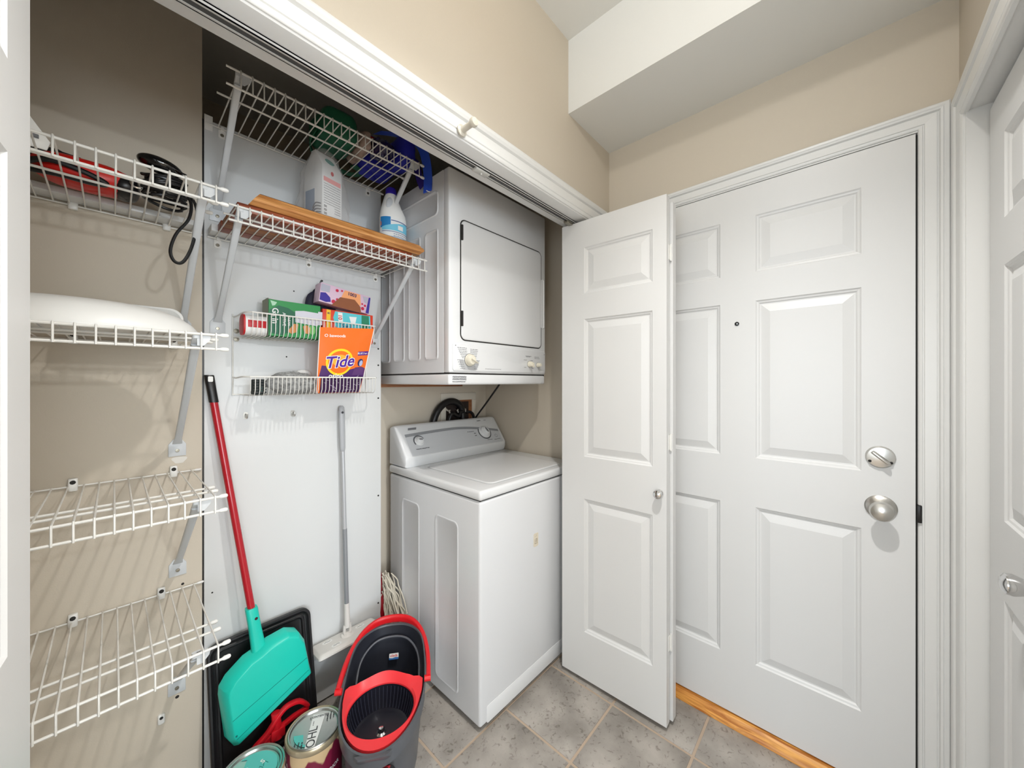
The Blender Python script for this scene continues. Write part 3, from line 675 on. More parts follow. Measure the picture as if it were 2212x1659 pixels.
# power cord of the dryer
def smooth(pts, n=6):
    pts = [V(p) for p in pts]; out = []
    for i in range(len(pts)-1):
        p0, p1, p2, p3 = pts[max(i-1,0)], pts[i], pts[i+1], pts[min(i+2, len(pts)-1)]
        for k in range(n):
            t = k/n
            out.append(0.5*((2*p1) + (p2-p0)*t + (2*p0-5*p1+4*p2-p3)*t*t + (3*p1-p0-3*p2+p3)*t**3))
    return out + [pts[-1]]
build(MB().tube(smooth([(1.44, 1.40, 1.305), (1.446, 1.43, 1.278), (1.462, 1.540, 1.182), (1.474, 1.640, 1.095), (1.470, 1.666, 1.055), (1.47, 1.672, 1.0)]), 0.0052, 8), 'power_cord', black, dr)
led = build(MB().box((0.835, 1.657, 1.283), (1.385, 1.706, 1.330)), 'ledger_board', ply, bevel=0.001)
tag(led, 'brown wooden ledger board on the wall under the dryer', 'board')

# ------------------------------------------------------------------ laundry outlet box with hoses
ob = thing('outlet_box', (1.264, 1.706, 1.0), 'cream recessed laundry outlet box in the wall behind the washer', 'outlet box')
of = MB()
for a, b in (((1.262, 1.700, 1.200), (1.528, 1.706, 1.242)), ((1.262, 1.700, 0.96), (1.297, 1.706, 1.2)), ((1.497, 1.700, 0.96), (1.528, 1.706, 1.2)), ((1.262, 1.700, 0.93), (1.528, 1.706, 0.965))): of.box(a, b)
build(of, 'frame', mat('outlet_cream', (222, 214, 200), 0.5), ob, bevel=0.001)
build(MB().box((1.297, 1.7035, 0.965), (1.497, 1.7055, 1.2)), 'back_plate', ply, ob)
build(MB().box((1.297, 1.7020, 1.185), (1.39, 1.7034, 1.2)).box((1.297, 1.702, 0.965), (1.47, 1.7034, 1.19)), 'recess', mat('recess_dark', (40, 27, 22), 0.7), ob)
for x_, m_ in ((1.302, chrome), (1.362, chrome), (1.420, nickel)):
    build(MB().cyl((x_, 1.703, 1.150), (x_, 1.672, 1.142), 0.008, n=12).cyl((x_, 1.676, 1.146), (x_, 1.670, 1.128), 0.006, n=10), 'valve', m_, ob)
h1 = build(MB().tube(smooth([(1.190, 1.679, 1.02), (1.195, 1.679, 1.09), (1.228, 1.677, 1.155), (1.285, 1.676, 1.192), (1.345, 1.676, 1.192), (1.390, 1.678, 1.160), (1.405, 1.680, 1.10), (1.405, 1.68, 1.0)]), 0.0195, 12), 'drain_hose', black)
tag(h1, 'thick black drain hose arching over the outlet box', 'hose')
h2 = build(MB().tube(smooth([(1.285, 1.672, 1.01), (1.290, 1.662, 1.09), (1.308, 1.660, 1.125), (1.335, 1.662, 1.118), (1.360, 1.66, 1.110), (1.376, 1.664, 1.13), (1.40, 1.668, 1.135)]), 0.0105, 10), 'supply_hose', black)
tag(h2, 'black supply hose between the brass outlet valves', 'hose')
h3 = build(MB().tube(smooth([(1.418, 1.668, 1.128), (1.450, 1.662, 1.127), (1.472, 1.660, 1.105), (1.478, 1.664, 1.06), (1.478, 1.67, 1.0)]), 0.0085, 10), 'supply_hose', black)
tag(h3, 'slim black supply hose curving beside the dryer cord', 'hose')

# ------------------------------------------------------------------ basket rack on the panel
bk = thing('wire_basket_rack', (0.28, 1.57, 1.262), 'white two-tier wire basket rack screwed to the white panel', 'rack')
fr_ = MB()
for x_ in (0.279, 0.756): fr_.cyl((x_, 1.566, 1.262), (x_, 1.566, 1.545), 0.0024, n=8)
for z_ in (1.266, 1.466): fr_.cyl((0.276, 1.566, z_), (0.759, 1.566, z_), 0.0022, n=8)
build(fr_, 'back_frame', wire_white, bk)
def tier(zr, zb, yf, xl, xr):
    r_ = build(MB().tube(smooth([(0.279, 1.566, zr), (0.284, 1.540, zr-0.003), (xl-0.006, yf+0.030, zr), (xl+0.010, yf, zr), ], 5) + smooth([(xr-0.010, yf, zr), (xr+0.006, yf+0.030, zr), (0.751, 1.540, zr-0.003), (0.756, 1.566, zr)], 5), 0.0026, 8), 'rim', wire_white, bk)
    sp = 0.0129; n = int((xr-xl-0.02)/sp); first = None
    for i in range(n+1):
        xx = xl + 0.012 + sp*i
        if first is None:
            first = build(MB().tube([(xx, yf, zr), (xx, yf+0.003, zb+0.018), (xx, yf+0.012, zb+0.004), (xx, yf+0.022, zb), (xx, 1.564, zb+0.001)], 0.0014, n=6), 'wire', wire_white, bk, loc=(xx-0.28, 0, 0)); fx = xx
        else: dup(first, bk, (xx-fx, 0, 0))
tier(1.537, 1.462, 1.420, 0.294, 0.731)
tier(1.326, 1.264, 1.420, 0.288, 0.735)
for z_ in (1.487, 1.459):
    for x_ in (0.290, 0.765):
        s_ = build(MB().lathe([(0.0085,0),(0.008,0.0018),(0.005,0.002),(0.0045,0.004),(0,0.0045)], (x_, 1.569, z_), (0,-1,0), 14), 'screw', steel, bk)

# ---- contents of the upper tier
def boxprint(name, m_, par, polys, f):
    mb = MB()
    for p in polys: mb.add([f(*q) for q in p], [tuple(range(len(p)))])
    return build(mb, name, m_, par, smooth=False)
paper = mat('paper_white', (232, 232, 230), 0.6)
# red and white tube lying at the left end
tu = thing('paper_tube', (0.29, 1.46, 1.4645), 'red and white carton lying at the left end of the upper basket', 'carton')
cx_sec = lambda x, s: [V((x, 1.468 + a_*s, 1.4985 + b_*s)) for a_, b_ in rrect(0.062, 0.066, 0.022, 5)]
build(MB().loft([cx_sec(0.290, 1.0), cx_sec(0.350, 1.0)]), 'body', paper, tu)
build(MB().loft([cx_sec(0.284, 0.9), cx_sec(0.285, 1.03), cx_sec(0.290, 1.03)]), 'end_cap', mat('carton_red', (190, 18, 28), 0.45), tu)
build(MB().box((0.296, 1.4362, 1.4895), (0.3495, 1.4385, 1.5130)), 'red_band', mat('carton_red', (0,0,0)), tu, bevel=0.0008)
# green box
gb = thing('cardboard_box', (0.35, 1.44, 1.4645), 'torn-open green cardboard box in the upper wire basket', 'box')
green = mat('box_green', (38, 140, 72), 0.4); dgreen = mat('box_dark_green', (12, 96, 66), 0.4); board_in = mat('cardboard_inside', (150, 156, 138), 0.8)
GX0, GX1, GY0, GY1, GZ0, GZ1 = 0.352, 0.520, 1.436, 1.505, 1.4645, 1.590
gm = MB()
for a, b in (((GX0, GY0, GZ0), (GX1, GY0+0.002, GZ1)), ((GX0, GY1-0.002, GZ0), (GX1, GY1, GZ1)), ((GX1-0.002, GY0, GZ0), (GX1, GY1, GZ1)), ((GX0, GY0, GZ0), (GX1, GY1, GZ0+0.002))): gm.box(a, b)
build(gm, 'carton', green, gb)
build(MB().box((GX0-0.0005, GY0, GZ0), (GX0+0.0015, GY1, GZ1+0.004)), 'side_wall', board_in, gb)
build(MB().add([(GX0, GY0+0.001, GZ1), (GX0, GY1, GZ1+0.016), (GX0+0.045, GY1, GZ1+0.013), (GX0+0.075, GY1-0.004, GZ1-0.001), (GX0+0.06, GY0+0.002, GZ1-0.001)], [(0,1,2,3,4)]).add([(GX1-0.05, GY0+0.01, GZ1+0.002), (GX1-0.01, GY0+0.006, GZ1-0.002), (GX1, GY1-0.01, GZ1+0.001), (GX1-0.045, GY1-0.01, GZ1+0.008)], [(0,1,2,3)]), 'torn_flap', board_in, gb, smooth=False)
gf = lambda x, z: V((GX0 + x, GY0-0.0006, GZ0 + z)); gf2 = lambda x, z: V((GX0 + x, GY0-0.0010, GZ0 + z)); gf3 = lambda x, z: V((GX0 + x, GY0-0.0014, GZ0 + z))
boxprint('dark_swoosh', dgreen, gb, [[(0.002, 0.06), (0.004, 0.09), (0.03, 0.108), (0.06, 0.103), (0.09, 0.085), (0.08, 0.03), (0.04, 0.006), (0.004, 0.012)]], gf)
boxprint('leaf_mark', mat('box_pale_green', (176, 216, 186), 0.5), gb, [[(0.006, 0.122), (0.026, 0.118), (0.020, 0.107), (0.012, 0.104)]], gf2)
boxprint('white_patch', mat('patch_lilac_white', (214, 212, 222), 0.5), gb, [[(0.082, 0.096), (0.11, 0.100), (0.158, 0.098), (0.158, 0.104), (0.173, 0.104), (0.172, 0.056), (0.156, 0.054), (0.156, 0.050), (0.082, 0.056)]], gf2)
boxprint('wash_picture', mat('box_orange_print', (206, 140, 84), 0.5), gb, [[(0.058, 0.022), (0.078, 0.050), (0.092, 0.050), (0.088, 0.022), (0.07, 0.014)], [(0.112, 0.020), (0.106, 0.044), (0.120, 0.050), (0.132, 0.040), (0.128, 0.018)]], gf2)
lt = MB(); lt.text('Ga', GX0*V((1,0,0)) + V((0.020, GY0-0.0012, GZ0+0.083)), (0,0,-1), (1,0,0), 0.026, bold=0.02); lt.text('in', V((GX0+0.020, GY0-0.0012, GZ0+0.053)), (0,0,-1), (1,0,0), 0.026, bold=0.02)
lt.text('ACTIVE', V((GX0+0.047, GY0-0.0012, GZ0+0.062)), (0,0,-1), (1,0,0), 0.014, bold=0.01); lt.text('CLEAN', V((GX0+0.062, GY0-0.0012, GZ0+0.058)), (0,0,-1), (1,0,0), 0.011, bold=0.01)
build(lt, 'lettering', mat('print_white', (238, 238, 236), 0.5), gb, smooth=False)
boxprint('picture_ring', mat('box_light_print', (120, 190, 110), 0.5), gb, [[(0.138 + 0.011*math.cos(a), 0.034 + 0.017*math.sin(a)) for a in [2*math.pi*k/14 for k in range(14)]]], gf)
# red and teal box
rb = thing('dryer_sheet_box', (0.526, 1.44, 1.4645), 'red and teal dryer sheet box in the upper wire basket', 'box')
build(MB().box((0.526, 1.4365, 1.4645), (0.722, 1.500, 1.583)), 'carton', mat('box_red', (220, 62, 34), 0.4), rb, bevel=0.0008)
rf = lambda x, z: V((0.526 + x, 1.4359, 1.4645 + z)); rf2 = lambda x, z: V((0.526 + x, 1.4355, 1.4645 + z)); rf3 = lambda x, z: V((0.526+x, 1.4351, 1.4645+z))
boxprint('teal_field', mat('box_teal', (92, 200, 210), 0.4), rb, [[(0.045, 0.115), (0.038, 0.09), (0.045, 0.06), (0.062, 0.042), (0.175, 0.040), (0.186, 0.06), (0.184, 0.114)]], rf)
boxprint('green_arc', mat('box_green_arc', (34, 130, 96), 0.4), rb, [[(0.135, 0.040), (0.148, 0.07), (0.148, 0.113), (0.178, 0.113), (0.180, 0.07), (0.168, 0.040)]], rf2)
boxprint('yellow_tab', mat('box_yellow', (244, 196, 38), 0.4), rb, [[(0.014, 0.118), (0.029, 0.117), (0.027, 0.042), (0.012, 0.045)]], rf)
boxprint('white_shape', mat('print_white', (0,0,0)), rb, [[(0.098, 0.101), (0.128, 0.103), (0.122, 0.075), (0.105, 0.077)], [(0.055, 0.112), (0.072, 0.112), (0.074, 0.078), (0.057, 0.078)]], rf3)
lt = MB(); lt.text('01', V((0.526+0.0645, 1.4349, 1.4645+0.094)), (0,0,1), (-1,0,0), 0.020, bold=0.02)
build(lt, 'lettering', mat('print_red', (214, 44, 40), 0.5), rb, smooth=False)
lt = MB(); lt.text('40', V((0.526+0.021, 1.4355, 1.4645+0.104)), (1,0,0), (0,0,1), 0.010, bold=0.02); lt.text('5 in 1', V((0.526+0.090, 1.4349, 1.4645+0.062)), (1,0,0), (0,0,1), 0.018, bold=0.02)
build(lt, 'lettering', mat('print_navy', (34, 30, 92), 0.5), rb, smooth=False)
# purple box tilted on top
Mp = Matrix.Translation((0.612, 1.470, 1.5865)) @ Matrix.Rotation(math.radians(7.0), 4, 'Y') @ Matrix.Translation((0, 0, 0.012))
pb = thing('printed_box', (0.52, 1.45, 1.585), 'open lilac and pink printed box tilted on top of the red box', 'box')
build(MB(Mp).box((-0.100, -0.028, 0.0), (0.094, 0.028, 0.072)), 'carton', mat('box_lilac', (216, 186, 206), 0.4), pb, bevel=0.0008)
pf = lambda x, z: Mp @ V((x, -0.0286, z)); pf2 = lambda x, z: Mp @ V((x, -0.0292, z)); pf3 = lambda x, z: Mp @ V((x, -0.0297, z))
boxprint('orange_field', mat('box_peach', (240, 164, 110), 0.4), pb, [[(-0.012, 0.068), (0.05, 0.069), (0.058, 0.025), (-0.025, 0.028)]], pf)
boxprint('blue_drop', mat('box_indigo', (58, 42, 150), 0.35), pb, [[(-0.098, 0.034), (-0.080, 0.038), (-0.062, 0.024), (-0.058, 0.008), (-0.075, 0.003), (-0.098, 0.006)]], pf2)
boxprint('indigo_edge', mat('box_indigo', (0,0,0)), pb, [[(0.086, 0.068), (0.093, 0.068), (0.093, 0.002), (0.080, 0.002)]], pf2)
boxprint('pink_spots', mat('box_crimson', (196, 30, 70), 0.4), pb, [[(cx_+r_*math.cos(a), cz_+r_*math.sin(a)) for a in [2*math.pi*k/8 for k in range(8)]] for cx_, cz_, r_ in ((-0.048, 0.012, 0.008), (-0.040, 0.058, 0.006), (-0.022, 0.062, 0.004), (0.066, 0.016, 0.007), (0.074, 0.030, 0.005), (0.062, 0.034, 0.004), (-0.036, 0.024, 0.005))], pf2)
boxprint('grey_print', mat('box_grey', (176, 176, 190), 0.4), pb, [[(-0.098, 0.068), (-0.066, 0.068), (-0.066, 0.042), (-0.098, 0.040)], [(0.060, 0.066), (0.084, 0.067), (0.080, 0.040), (0.070, 0.044)]], pf)
lt = MB(Mp); lt.text('1003', V((0.018, -0.0296, 0.058)), (1,0,0), (0,0,1), 0.018, bold=0.02)
build(lt, 'lettering', mat('print_navy', (0,0,0)), pb, smooth=False)
boxprint('brown_flap', mat('cardboard_brown', (142, 84, 52), 0.7), pb, [[(-0.055, -0.004), (-0.026, 0.036), (0.030, 0.042), (0.056, 0.020), (0.062, -0.004)]], pf3)
build(MB(Mp).add([(-0.095, -0.02, 0.0725), (0.08, -0.02, 0.0725), (0.084, 0.026, 0.079), (-0.085, 0.026, 0.081)], [(0,1,2,3)]), 'top_flap', mat('box_pink', (234, 150, 150), 0.5), pb, smooth=False)
# navy pouch behind
def blob(c, r, amp, seed, n=24, m=16, flatbot=None, pw=1.0):
    rd = random.Random(seed); h = [(rd.uniform(1, 5), rd.uniform(1, 5), rd.uniform(0, 6.28), rd.uniform(0.4, 1)) for _ in range(6)]
    rows = []
    for i in range(m+1):
        t = math.pi*i/m; row = []
        for k in range(n):
            p = 2*math.pi*k/n
            d = 1 + amp*sum(a*math.sin(f1*t*1.3 + ph)*math.cos(round(f2)*p + ph) for f1, f2, ph, a in h)/3
            sg = lambda v: math.copysign(abs(v)**pw, v)
            st = max(math.sin(t), 1e-3)
            z = c[2] - r[2]*sg(math.cos(t))*d
            if flatbot is not None: z = max(z, flatbot)
            row.append(V((c[0] + r[0]*st**pw*sg(math.cos(p))*d, c[1] + r[1]*st**pw*sg(math.sin(p))*d, z)))
        rows.append(row)
    return MB().rings(rows)
nv = thing('drawstring_pouch', (0.555, 1.53, 1.465), 'dark navy pouch behind the printed box on the rack', 'pouch')
build(blob((0.555, 1.533, 1.575), (0.058, 0.020, 0.108), 0.16, 5, 28, 18, flatbot=1.4645), 'body', mat('navy_fabric', (22, 20, 44), 0.6), nv)
build(MB().tube(smooth([(0.548, 1.53, 1.675), (0.549, 1.525, 1.695), (0.553, 1.522, 1.708), (0.557, 1.522, 1.706)]), 0.0035, 8), 'loop', black, nv)

# ---- detergent pouch
td = thing('detergent_pouch', (0.51, 1.45, 1.2665), 'orange detergent pouch with a yellow ring logo in the lower basket', 'pouch')
q00, q10, q11, q01 = V((0.5085, 1.450, 1.2672)), V((0.674, 1.450, 1.2672)), V((0.708, 1.398, 1.523)), V((0.502, 1.398, 1.507))
def tq(a, b): return (q00*(1-a) + q10*a)*(1-b) + (q01*(1-a) + q11*a)*b
tn = (q10-q00).cross(q01-q00).normalized()
if tn.y > 0: tn = -tn
def tp_(a, b, d=0.0):
    bul = 0.012*math.sin(math.pi*min(max(a,0),1))**0.8*math.sin(math.pi*min(max(b,0.0),1.0))**0.7
    return tq(a, b) + tn*(bul + d)
NA, NB = 18, 22
fr_rows = [[tp_(i/NA, j/NB) for i in range(NA+1)] for j in range(NB+1)]
bk_rows = [[tq(i/NA, j/NB) - tn*(0.008*math.sin(math.pi*i/NA)*math.sin(math.pi*j/NB) + 0.0006) for i in range(NA, -1, -1)] for j in range(NB+1)]
pm = MB().rings([a + b for a, b in zip(fr_rows, bk_rows)])
orange = mat('pouch_orange', (240, 112, 24), 0.28, coat=0.3)
build(pm, 'pouch', orange, td)
def patch(poly_ab, m_, name, d, res=7):
    """print on the bulged front: polygon in pouch coordinates, triangulated as a fan of strips"""
    c = (sum(p[0] for p in poly_ab)/len(poly_ab), sum(p[1] for p in poly_ab)/len(poly_ab)); mb = MB(); n = len(poly_ab); vs = []; fs = []
    for r_ in range(res+1):
        for p in poly_ab: vs.append(tp_(c[0] + (p[0]-c[0])*r_/res, c[1] + (p[1]-c[1])*r_/res, d))
    for r_ in range(res):
        for k in range(n): fs.append((r_*n+k, r_*n+(k+1) % n, (r_+1)*n+(k+1) % n, (r_+1)*n+k))
    mb.add(vs, fs); return build(mb, name, m_, td)
purple = mat('pouch_purple', (74, 36, 102), 0.35); dpurple = mat('pouch_dark_purple', (60, 26, 74), 0.35)
den = lambda P_: [q for i in range(len(P_)) for q in [(P_[i][0] + (P_[(i+1) % len(P_)][0]-P_[i][0])*t/5, P_[i][1] + (P_[(i+1) % len(P_)][1]-P_[i][1])*t/5) for t in range(5)]]
patch(den([(0.07, 0.004), (0.97, 0.004), (0.99, 0.27), (0.07, 0.27)]), dpurple, 'purple_base', 0.0004)
patch(den([(0.03, 0.25), (0.99, 0.25), (0.985, 0.38), (0.80, 0.40), (0.72, 0.36), (0.40, 0.30), (0.22, 0.42), (0.07, 0.43)]), purple, 'purple_shapes', 0.0006)
patch(den([(0.70, 0.28), (0.97, 0.28), (0.96, 0.39), (0.88, 0.41), (0.74, 0.40)]), mat('pouch_mauve', (92, 54, 112), 0.4), 'mauve_shape', 0.0009)
circ = lambda cx_, cy_, ra, rb_, n=28: [(cx_+ra*math.cos(2*math.pi*k/n), cy_+rb_*math.sin(2*math.pi*k/n)) for k in range(n)]
patch(circ(0.40, 0.485, 0.265, 0.205), mat('pouch_yellow', (252, 214, 36), 0.3), 'yellow_ring', 0.0012)
patch(circ(0.40, 0.485, 0.222, 0.172), orange, 'ring_centre', 0.0016)
patch(circ(0.40, 0.51, 0.15, 0.09), mat('pouch_light_orange', (250, 176, 60), 0.3), 'ring_glow', 0.0018)
patch(circ(0.84, 0.475, 0.062, 0.058, 14), mat('print_navy', (0,0,0)), 'dark_oval', 0.0013)
patch(circ(0.855, 0.465, 0.040, 0.045, 14), mat('pouch_pale_blue', (176, 186, 220), 0.4), 'pale_oval', 0.0017)
patch(den([(0.755, 0.585), (0.985, 0.592), (0.980, 0.650), (0.750, 0.645)]), mat('print_purple_band', (86, 28, 140), 0.35), 'purple_band', 0.0012)
def ptext(body, a, b, size, m_, name, d, shear=0.0, bold=0.0, rot=0.0, sx=1.0):
    vs, ps = text_geo(body, shear, 'CENTER', bold); wd_ = (q10-q00).length; ht_ = (q01-q00).length; c_, s_ = math.cos(rot), math.sin(rot)
    mb = MB().add([tp_(a + (v[0]*sx*c_ - v[1]*s_)*size/wd_*0.87, b + (v[0]*sx*s_ + v[1]*c_)*size/ht_, d) for v in vs], ps)
    return build(mb, name, m_, td, smooth=False)
ptext('Tide', 0.395, 0.485, 0.060, mat('print_white', (0,0,0)), 'logo_outline', 0.0022, 0.22, 0.055, 0.10)
ptext('Tide', 0.395, 0.485, 0.060, mat('logo_purple', (78, 24, 150), 0.35), 'logo_lettering', 0.0027, 0.22, 0.018, 0.10)
ptext('osino', 0.36, 0.272, 0.026, mat('print_white', (0,0,0)), 'lettering', 0.0018, 0, 0.02)
ptext('BLUE 3 en 1', 0.865, 0.618, 0.0095, mat('print_white', (0,0,0)), 'lettering', 0.0018, 0, 0.02)
ptext('O bawoods', 0.27, 0.880, 0.015, mat('print_white', (0,0,0)), 'lettering', 0.0012, 0, 0.015)
wr = MB(); rd = random.Random(3)
for k in range(38):
    a, b = rd.uniform(0.12, 0.92), rd.uniform(0.03, 0.25); la = rd.uniform(0.02, 0.06); lb = rd.uniform(-0.02, 0.03)
    wr.add([tp_(a, b, 0.0009), tp_(a+la, b+lb, 0.0009), tp_(a+la, b+lb+0.006, 0.0009), tp_(a, b+0.006, 0.0009)], [(0,1,2,3)])
build(wr, 'scattered_print', mat('pouch_lilac', (196, 176, 206), 0.4), td, smooth=False)
for e_ in (0.0, 1.0): build(MB().tube([tp_(e_, b/10, 0.0008) for b in range(11)], 0.0016, 6), 'seam', mat('print_white', (0,0,0)), td)

# ---- lower tier: cloth, bottle, sponge
cl = blob((0.440, 1.485, 1.304), (0.082, 0.042, 0.040), 0.30, 11, 36, 20, flatbot=1.2668)
tag(build(cl, 'scrub_cloth', mat('speckled_grey_cloth', (176, 176, 174), 0.9, bump=1.0, scale=120, var=0.9, vscale=120)), 'crumpled speckled grey cloth in the lower wire basket', 'cloth')
jb = thing('scrub_brush', (0.33, 1.455, 1.2668), 'small dark green brush standing in the lower wire basket', 'brush')
build(MB().box((0.313, 1.436, 1.2668), (0.345, 1.485, 1.318)), 'bristle_block', mat('dark_green_bristle', (12, 30, 26), 0.7, bump=0.8, scale=200), jb, bevel=0.004)
for k in range(5):
    build(MB().box((0.3115, 1.434, 1.272+0.0092*k), (0.3465, 1.437, 1.277+0.0092*k)), 'tuft_row', black, jb)
build(MB().box((0.326, 1.4345, 1.274), (0.336, 1.4365, 1.296)), 'green_stripe', mat('brush_green', (14, 60, 50), 0.5), jb)
tag(build(blob((0.490, 1.540, 1.318), (0.034, 0.014, 0.036), 0.12, 21, 20, 12, flatbot=1.2668, pw=0.6), 'sponge', mat('white_sponge', (226, 226, 222), 0.9, bump=0.5, scale=150)), 'white sponge tucked behind the speckled grey cloth', 'sponge')

# ---- hooks on the panel
HG = 'small metal hooks under the wire rack'
for x_, z_, lb_ in ((0.316, 1.190, 'small metal hook under the left end of the wire rack'), (0.466, 1.188, 'small metal hook under the middle of the wire rack'), (0.643, 1.196, 'small metal hook the flat mop hangs from')):
    hk = thing('wall_hook', (x_, 1.57, z_), lb_, 'hook', HG)
    build(MB().prism(rrect(0.014, 0.024, 0.005, 4), (x_, 1.5705, z_), (1,0,0), (0,0,1), (0,-0.003,0)), 'plate', nickel, hk)
    build(MB().tube(smooth([(x_, 1.568, z_+0.004), (x_, 1.556, z_-0.004), (x_, 1.549, z_-0.008), (x_, 1.545, z_-0.002), (x_, 1.545, z_+0.006)]), 0.0028, 8), 'prong', nickel, hk)
for x_ in (0.700, 0.712):
    pass

# ------------------------------------------------------------------ flat mop hanging on the panel
fm = thing('flat_mop', (0.65, 1.54, 0.25), 'grey-handled flat mop with a white plate hanging on the white panel', 'mop')
P0, P1 = V((0.640, 1.545, 1.210)), V((0.650, 1.512, 0.285))
pt = lambda t: P0 + (P1-P0)*t
gh = MB(); rs = []
for t, r_ in ((0.0, 0.004), (0.006, 0.010), (0.03, 0.0125), (0.10, 0.0120), (0.19, 0.0110), (0.205, 0.0085), (0.207, 0.007)):
    c = pt(t); rs.append([c + V((math.cos(2*math.pi*k/16)*r_, math.sin(2*math.pi*k/16)*r_*0.7, 0)) for k in range(16)])
grip = build(gh.loft(rs), 'grip', mat('grip_grey', (172, 174, 177), 0.45), fm)
build(MB().lathe([(0.0048,0),(0.0048,0.0012),(0,0.0014)], pt(0.03) + V((0, -0.0085, 0)), (0,-1,0), 14), 'hang_hole', ink_dark, grip)
build(MB().cyl(pt(0.205), pt(0.56), 0.0078, n=14), 'upper_pole', mat('pole_light_grey', (188, 190, 193), 0.35, 0.3), fm)
build(MB().cyl(pt(0.55), pt(0.885), 0.0088, n=14), 'lower_pole', mat('pole_grey', (150, 153, 157), 0.35, 0.3), fm)
build(MB().cyl(pt(0.88), pt(0.985), 0.0100, 0.0115, n=14), 'sleeve', mat('mop_offwhite', (218, 214, 208), 0.45), fm)
mopw = mat('mop_offwhite', (0,0,0))
build(MB().tube(smooth([pt(0.975)+V((-0.010,0,0)), V((0.638, 1.512, 0.285)), V((0.640, 1.510, 0.275))], 4), 0.006, 8).tube(smooth([pt(0.975)+V((0.010,0,0)), V((0.662, 1.512, 0.285)), V((0.660, 1.510, 0.275))], 4), 0.006, 8), 'yoke', mopw, fm)
build(MB().lathe([(0.026, 0), (0.024, 0.004), (0.012, 0.009), (0.007, 0.012), (0, 0.0125)], (0.650, 1.510, 0.2665), (0, -0.25, 1), 20), 'joint', mopw, fm)
MM = Matrix.Translation((0.650, 1.508, 0.263)) @ Matrix.Rotation(math.radians(-6), 4, 'X')
pl = MB(MM); pl.loft([[(a_, b_, z_) for a_, b_ in rrect(0.262-2*i_, 0.112-2*i_, 0.010, 4)] for z_, i_ in ((-0.016, 0.006), (-0.010, 0.0), (-0.004, 0.001), (0.003, 0.010), (0.004, 0.014))])
plate = build(pl, 'plate', mopw, fm)
for sx_, sy_ in ((-0.072, 0.022), (-0.055, -0.026), (0.060, 0.020)):
    st_ = MB(MM).prism(rrect(0.038, 0.018, 0.008, 5, sx_, sy_), (0, 0, 0.0042), (1,0,0), (0,1,0), (0,0,0.0006))
    so = build(st_, 'sticker', plastic_white, plate)
sq = MB(MM)
for sx_, sy_ in ((-0.072, 0.022), (-0.055, -0.026), (0.060, 0.020)):
    rd = random.Random(int(sx_*1000)); pts = [(sx_-0.012+0.004*k, sy_ + rd.uniform(-0.004, 0.004), 0.0052) for k in range(7)]
    sq.tube(pts, 0.0006, 5)
build(sq, 'sticker_print', ink_dark, plate)

# ------------------------------------------------------------------ broom
br = thing('broom', (0.32, 1.47, 0.15), 'turquoise broom head on a red pole hanging beside the white panel edge', 'broom')
T0, T1 = V((0.213, 1.553, 1.332)), V((0.322, 1.462, 0.470))
bt = lambda t: T0 + (T1-T0)*t
build(MB().cyl(bt(0.095), bt(1.0), 0.0112, n=18), 'pole', mat('pole_red', (176, 16, 34), 0.25, coat=0.4), br)
cg = MB(); rs = []; dd = (T1-T0).normalized(); u_, w_ = V((1,0,0)), V((0,1,0))
for t, a_, b_ in ((0.0, 0.0125, 0.008), (0.004, 0.0135, 0.009), (0.05, 0.0130, 0.010), (0.07, 0.0128, 0.0115), (0.105, 0.0128, 0.0120)):
    rs.append([bt(t) + u_*x_*2*a_ + w_*y_*2*b_ for x_, y_ in rrect(1, 1, 0.4, 4)])
cap = build(cg.loft(rs), 'hanging_cap', black, br)
build(MB().prism(rrect(0.013, 0.018, 0.003, 3), bt(0.018) + V((0.0005, -0.0108, 0.002)), (1,0,0), (0,0,1), (0,-0.001,0)), 'hang_slot', plastic_white, cap)
teal = mat('turquoise_plastic', (24, 196, 176), 0.35, spec=0.5)
# head outline in the x-z plane (front face), thickness along y
yF, yB = 1.416, 1.468
outer = [(0.252, 0.150), (0.481, 0.261), (0.474, 0.292), (0.458, 0.388), (0.440, 0.424), (0.406, 0.441), (0.352, 0.434), (0.318, 0.418), (0.286, 0.408), (0.240, 0.372), (0.2235, 0.345), (0.222, 0.320), (0.238, 0.178)]
cxh = sum(p[0] for p in outer)/len(outer); czh = sum(p[1] for p in outer)/len(outer)
def hsec(y, s, dx=0.0, dz=0.0): return [V((cxh + (x_-cxh)*s + dx, y, czh + (z_-czh)*s + dz)) for x_, z_ in outer]
hb = MB().loft([hsec(yB, 0.99), hsec(yB-0.006, 1.0), hsec(yF+0.018, 0.985, 0.006, -0.004), hsec(yF+0.004, 0.93, 0.010, -0.008), hsec(yF, 0.90, 0.011, -0.009)])
head = build(hb, 'head', teal, br, bevel=0.003, ang=25)
